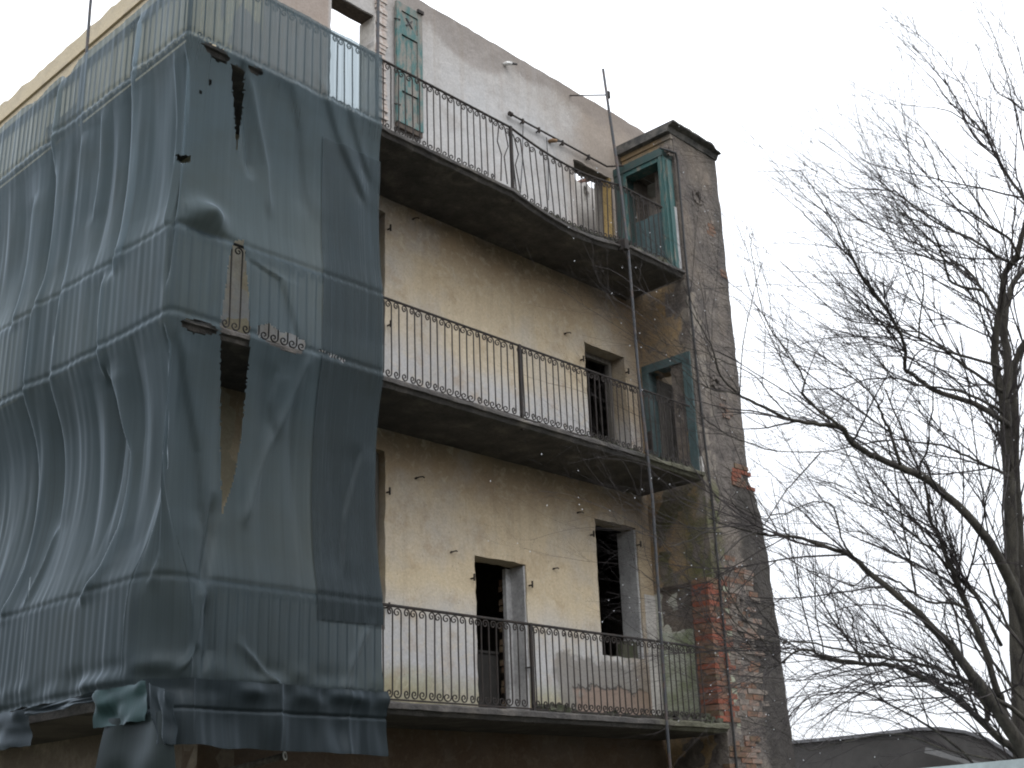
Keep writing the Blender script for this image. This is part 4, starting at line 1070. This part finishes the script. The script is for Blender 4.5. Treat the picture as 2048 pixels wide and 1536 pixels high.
tree('bare_tree', (dist(2075, 2030, DA).x, dist(2075, 2030, DA).y, 0), 'tall bare tree with upright twin trunks at the right edge', [
  ([(2075,2080),(2055,1700),(2042,1500),(2034,1300),(2026,1150),(2020,1000),(2012,860),(2008,800)], DA, DA, 40, 27),
  ([(2100,2050),(2070,1500),(2052,1250),(2040,1100),(2032,950),(2030,840),(2026,760),(2040,700),(2075,660)], DA+.4, DA+.4, 30, 15),
  ([(2008,800),(1998,770),(1989,719),(1992,672),(2004,598),(2010,548),(2034,510),(2052,440),(2075,330)], DA, DA, 24, 12),
 ], [
  ([(2008,805),(2018,740),(2008,660),(2016,600),(2030,560),(2060,530)], DA, DA+.5, 26, 12),
  ([(2018,856),(2003,840),(1950,808),(1870,781),(1830,752),(1809,735),(1811,695),(1784,637),(1741,578),(1710,527),(1690,490),(1665,440),(1632,385),(1600,340)], DA, DA-1.6, 17, 2.5),
  ([(2002,738),(1979,727),(1897,703),(1839,676),(1760,650),(1700,642),(1640,600),(1560,520)], DA, DA-1.2, 9, 2),
  ([(2008,788),(1985,770),(1917,723),(1889,699),(1850,670),(1800,655),(1735,600),(1690,560)], DA, DA-.8, 10, 2),
  ([(2006,632),(1992,620),(1965,580),(1940,545),(1915,528),(1878,520),(1820,505),(1776,498),(1700,470)], DA, DA+.8, 10, 2),
  ([(2075,450),(2048,397),(2004,335),(1971,270),(1932,228),(1910,195),(1887,156)], DA, DA+1, 10, 2.5),
  ([(1950,250),(1932,228),(1903,208),(1870,165),(1821,110)], DA+.9, DA+1.2, 4, 1.6), ([(1965,265),(1903,225),(1860,215),(1821,213)], DA+.9, DA+.6, 4, 1.6),
  ([(2040,520),(2020,480),(1985,455),(1925,410),(1880,358),(1860,306),(1830,257)], DA, DA-.6, 8, 2),
  ([(2034,530),(1995,512),(1945,478),(1900,459),(1844,426),(1789,384),(1737,378),(1690,374),(1650,340)], DA, DA-1.2, 8, 2),
  ([(1965,580),(1930,575),(1900,560),(1888,520),(1865,460),(1854,452),(1820,436),(1795,423),(1770,400),(1750,387)], DA-.5, DA-1.4, 8, 2),
  ([(2075,235),(2048,221),(2020,200),(1994,182),(1974,146),(1952,88)], DA+.5, DA+1, 5, 1.8),
  ([(2060,340),(2040,260),(2026,208),(2013,153),(1994,98)], DA+.5, DA+1, 5, 1.8), ([(2075,260),(2055,180),(2040,110),(2026,60)], DA+.5, DA+1, 4, 1.6),
  ([(2022,958),(2003,945),(1970,930),(1936,914),(1882,891),(1840,886),(1788,879),(1733,887),(1640,905),(1540,900)], DA, DA-1.2, 9, 2.5),
  ([(2012,832),(1985,812),(1925,785),(1880,775),(1839,770),(1780,756),(1721,762),(1678,777),(1600,780)], DA, DA-1, 9, 2.5),
  ([(1839,676),(1840,640),(1848,560),(1830,500),(1800,440),(1792,400)], DA-.6, DA-.9, 5, 2),
   ], UPL, 5.8, 1.5, None)
tree('bare_tree', (dist(2160, 2080, DB).x, dist(2160, 2080, DB).y, 0), 'bare tree leaning from the bottom right, its long limbs reaching across to the ruined pier', [
  ([(2180,2120),(2150,1800),(2100,1620),(2048,1500),(2006,1440),(1971,1385),(1936,1340),(1897,1288),(1839,1229),(1760,1163),(1706,1116),(1667,1098),(1585,1073),(1526,1069),(1448,1049),(1418,1037)], DB, DB-1.6, 46, 3),
  ([(2150,1800),(2120,1560),(2090,1400),(2062,1290),(2048,1233),(2018,1155),(1987,1100),(1952,1049),(1870,971),(1823,944),(1755,915),(1706,887),(1682,855),(1640,848),(1585,840),(1522,812),(1475,786),(1441,750),(1421,689),(1393,640),(1370,600)], DB+.3, DB-2, 38, 2),
 ], [
  ([(2100,1620),(2048,1516),(2006,1483),(1967,1448),(1901,1385),(1831,1350),(1780,1330),(1721,1327),(1651,1315),(1620,1299),(1590,1305),(1561,1327),(1520,1335),(1470,1300)], DB, DB-1.5, 24, 2.5),
  ([(2015,1460),(2003,1397),(1995,1385),(1971,1307),(1932,1209),(1897,1123),(1880,1080),(1862,1041),(1850,967),(1835,930),(1800,850),(1770,780)], DB, DB-.6, 22, 4),
  ([(2070,1460),(2040,1430),(1995,1400),(1936,1366),(1901,1350),(1839,1327),(1760,1315),(1682,1299),(1616,1284),(1557,1284),(1500,1270),(1445,1215)], DB, DB-1.8, 14, 2.5),
  ([(1971,1448),(1975,1420),(1955,1385),(1936,1366)], DB-.1, DB-.2, 14, 14),
  ([(1682,855),(1660,835),(1635,820),(1612,795),(1604,781),(1609,762),(1590,725),(1569,695),(1542,660),(1522,609),(1507,523),(1500,470)], DB-1.2, DB-1.9, 8, 2),
  ([(1800,930),(1784,875),(1768,840),(1760,820),(1749,797),(1718,766),(1655,719),(1604,695),(1560,670)], DB-.9, DB-1.4, 9, 2),
  ([(1831,1186),(1822,1130),(1815,1092),(1800,1014),(1788,936),(1776,890),(1765,830)], DB-.5, DB-.7, 6, 3),
  ([(2003,1290),(1960,1205),(1917,1155),(1870,1105),(1839,1080),(1772,1026),(1740,1008),(1702,979),(1640,960)], DB, DB-1.2, 10, 2.5),
  ([(2000,1600),(1940,1520),(1878,1467),(1830,1435),(1780,1409),(1721,1385),(1643,1389),(1610,1400),(1577,1436)], DB, DB-.8, 8, 3),
  ([(1721,1327),(1712,1285),(1706,1260),(1704,1230),(1678,1202),(1655,1185),(1643,1155)], DB-.9, DB-1.1, 5, 2),
  ([(1710,1116),(1692,1095),(1682,1073),(1672,1030),(1663,1010),(1640,1004),(1620,1006),(1573,1026),(1538,1030)], DB-1.1, DB-1.5, 6, 3),
  ([(1934,1218),(1912,1208),(1889,1206),(1854,1202),(1825,1185),(1800,1166),(1765,1153),(1737,1151),(1715,1168),(1698,1170),(1650,1150),(1612,1139)], DB-.4, DB-1.2, 8, 2.5),
  ([(2048,1400),(1990,1330),(1930,1250),(1880,1180),(1800,1110),(1740,1070),(1690,1060)], DB+.6, DB+.2, 8, 2.5),
  ([(2048,1300),(2010,1240),(1990,1190),(1975,1140),(1960,1110)], DB+.4, DB+.2, 8, 5),
  ([(1585,840),(1540,790),(1500,745),(1440,720),(1400,700),(1330,688),(1310,650)], DB-1.6, DB-2.2, 4, 1.6),
  ([(1475,786),(1430,780),(1395,765),(1350,725),(1320,705),(1290,690)], DB-1.8, DB-2.2, 3.6, 1.6),
  ([(1540,900),(1480,880),(1440,860),(1400,830),(1370,790),(1345,745)], DB-1.5, DB-2.1, 3.6, 1.8),
  ([(1445,1065),(1400,1062),(1350,1040),(1300,1015),(1260,985)], DB-1.6, DB-2.2, 4, 1.6),
  ([(1418,1060),(1380,1080),(1340,1092),(1310,1070),(1270,1045)], DB-1.7, DB-2.2, 3.6, 1.8),
  ([(1561,1327),(1500,1250),(1460,1190),(1440,1140),(1430,1080),(1440,1000)], DB-1.6, DB-1.9, 4, 2),
  ([(1470,1300),(1400,1230),(1340,1190),(1290,1150),(1260,1130)], DB-1.7, DB-2.1, 3.4, 1.6),
  ([(1640,905),(1590,960),(1560,1000),(1520,1060),(1480,1080),(1440,1120)], DB-1.3, DB-1.6, 4, 2),
  ([(1556,1120),(1500,1160),(1455,1200),(1420,1260)], DB-1.4, DB-1.6, 3, 1.5),
  ([(2048,1536),(1900,1500),(1800,1470),(1700,1480),(1620,1500),(1560,1460),(1480,1440)], DB-.4, DB-1, 6, 2),
 ], UPL, 6.0, 1.4, None)
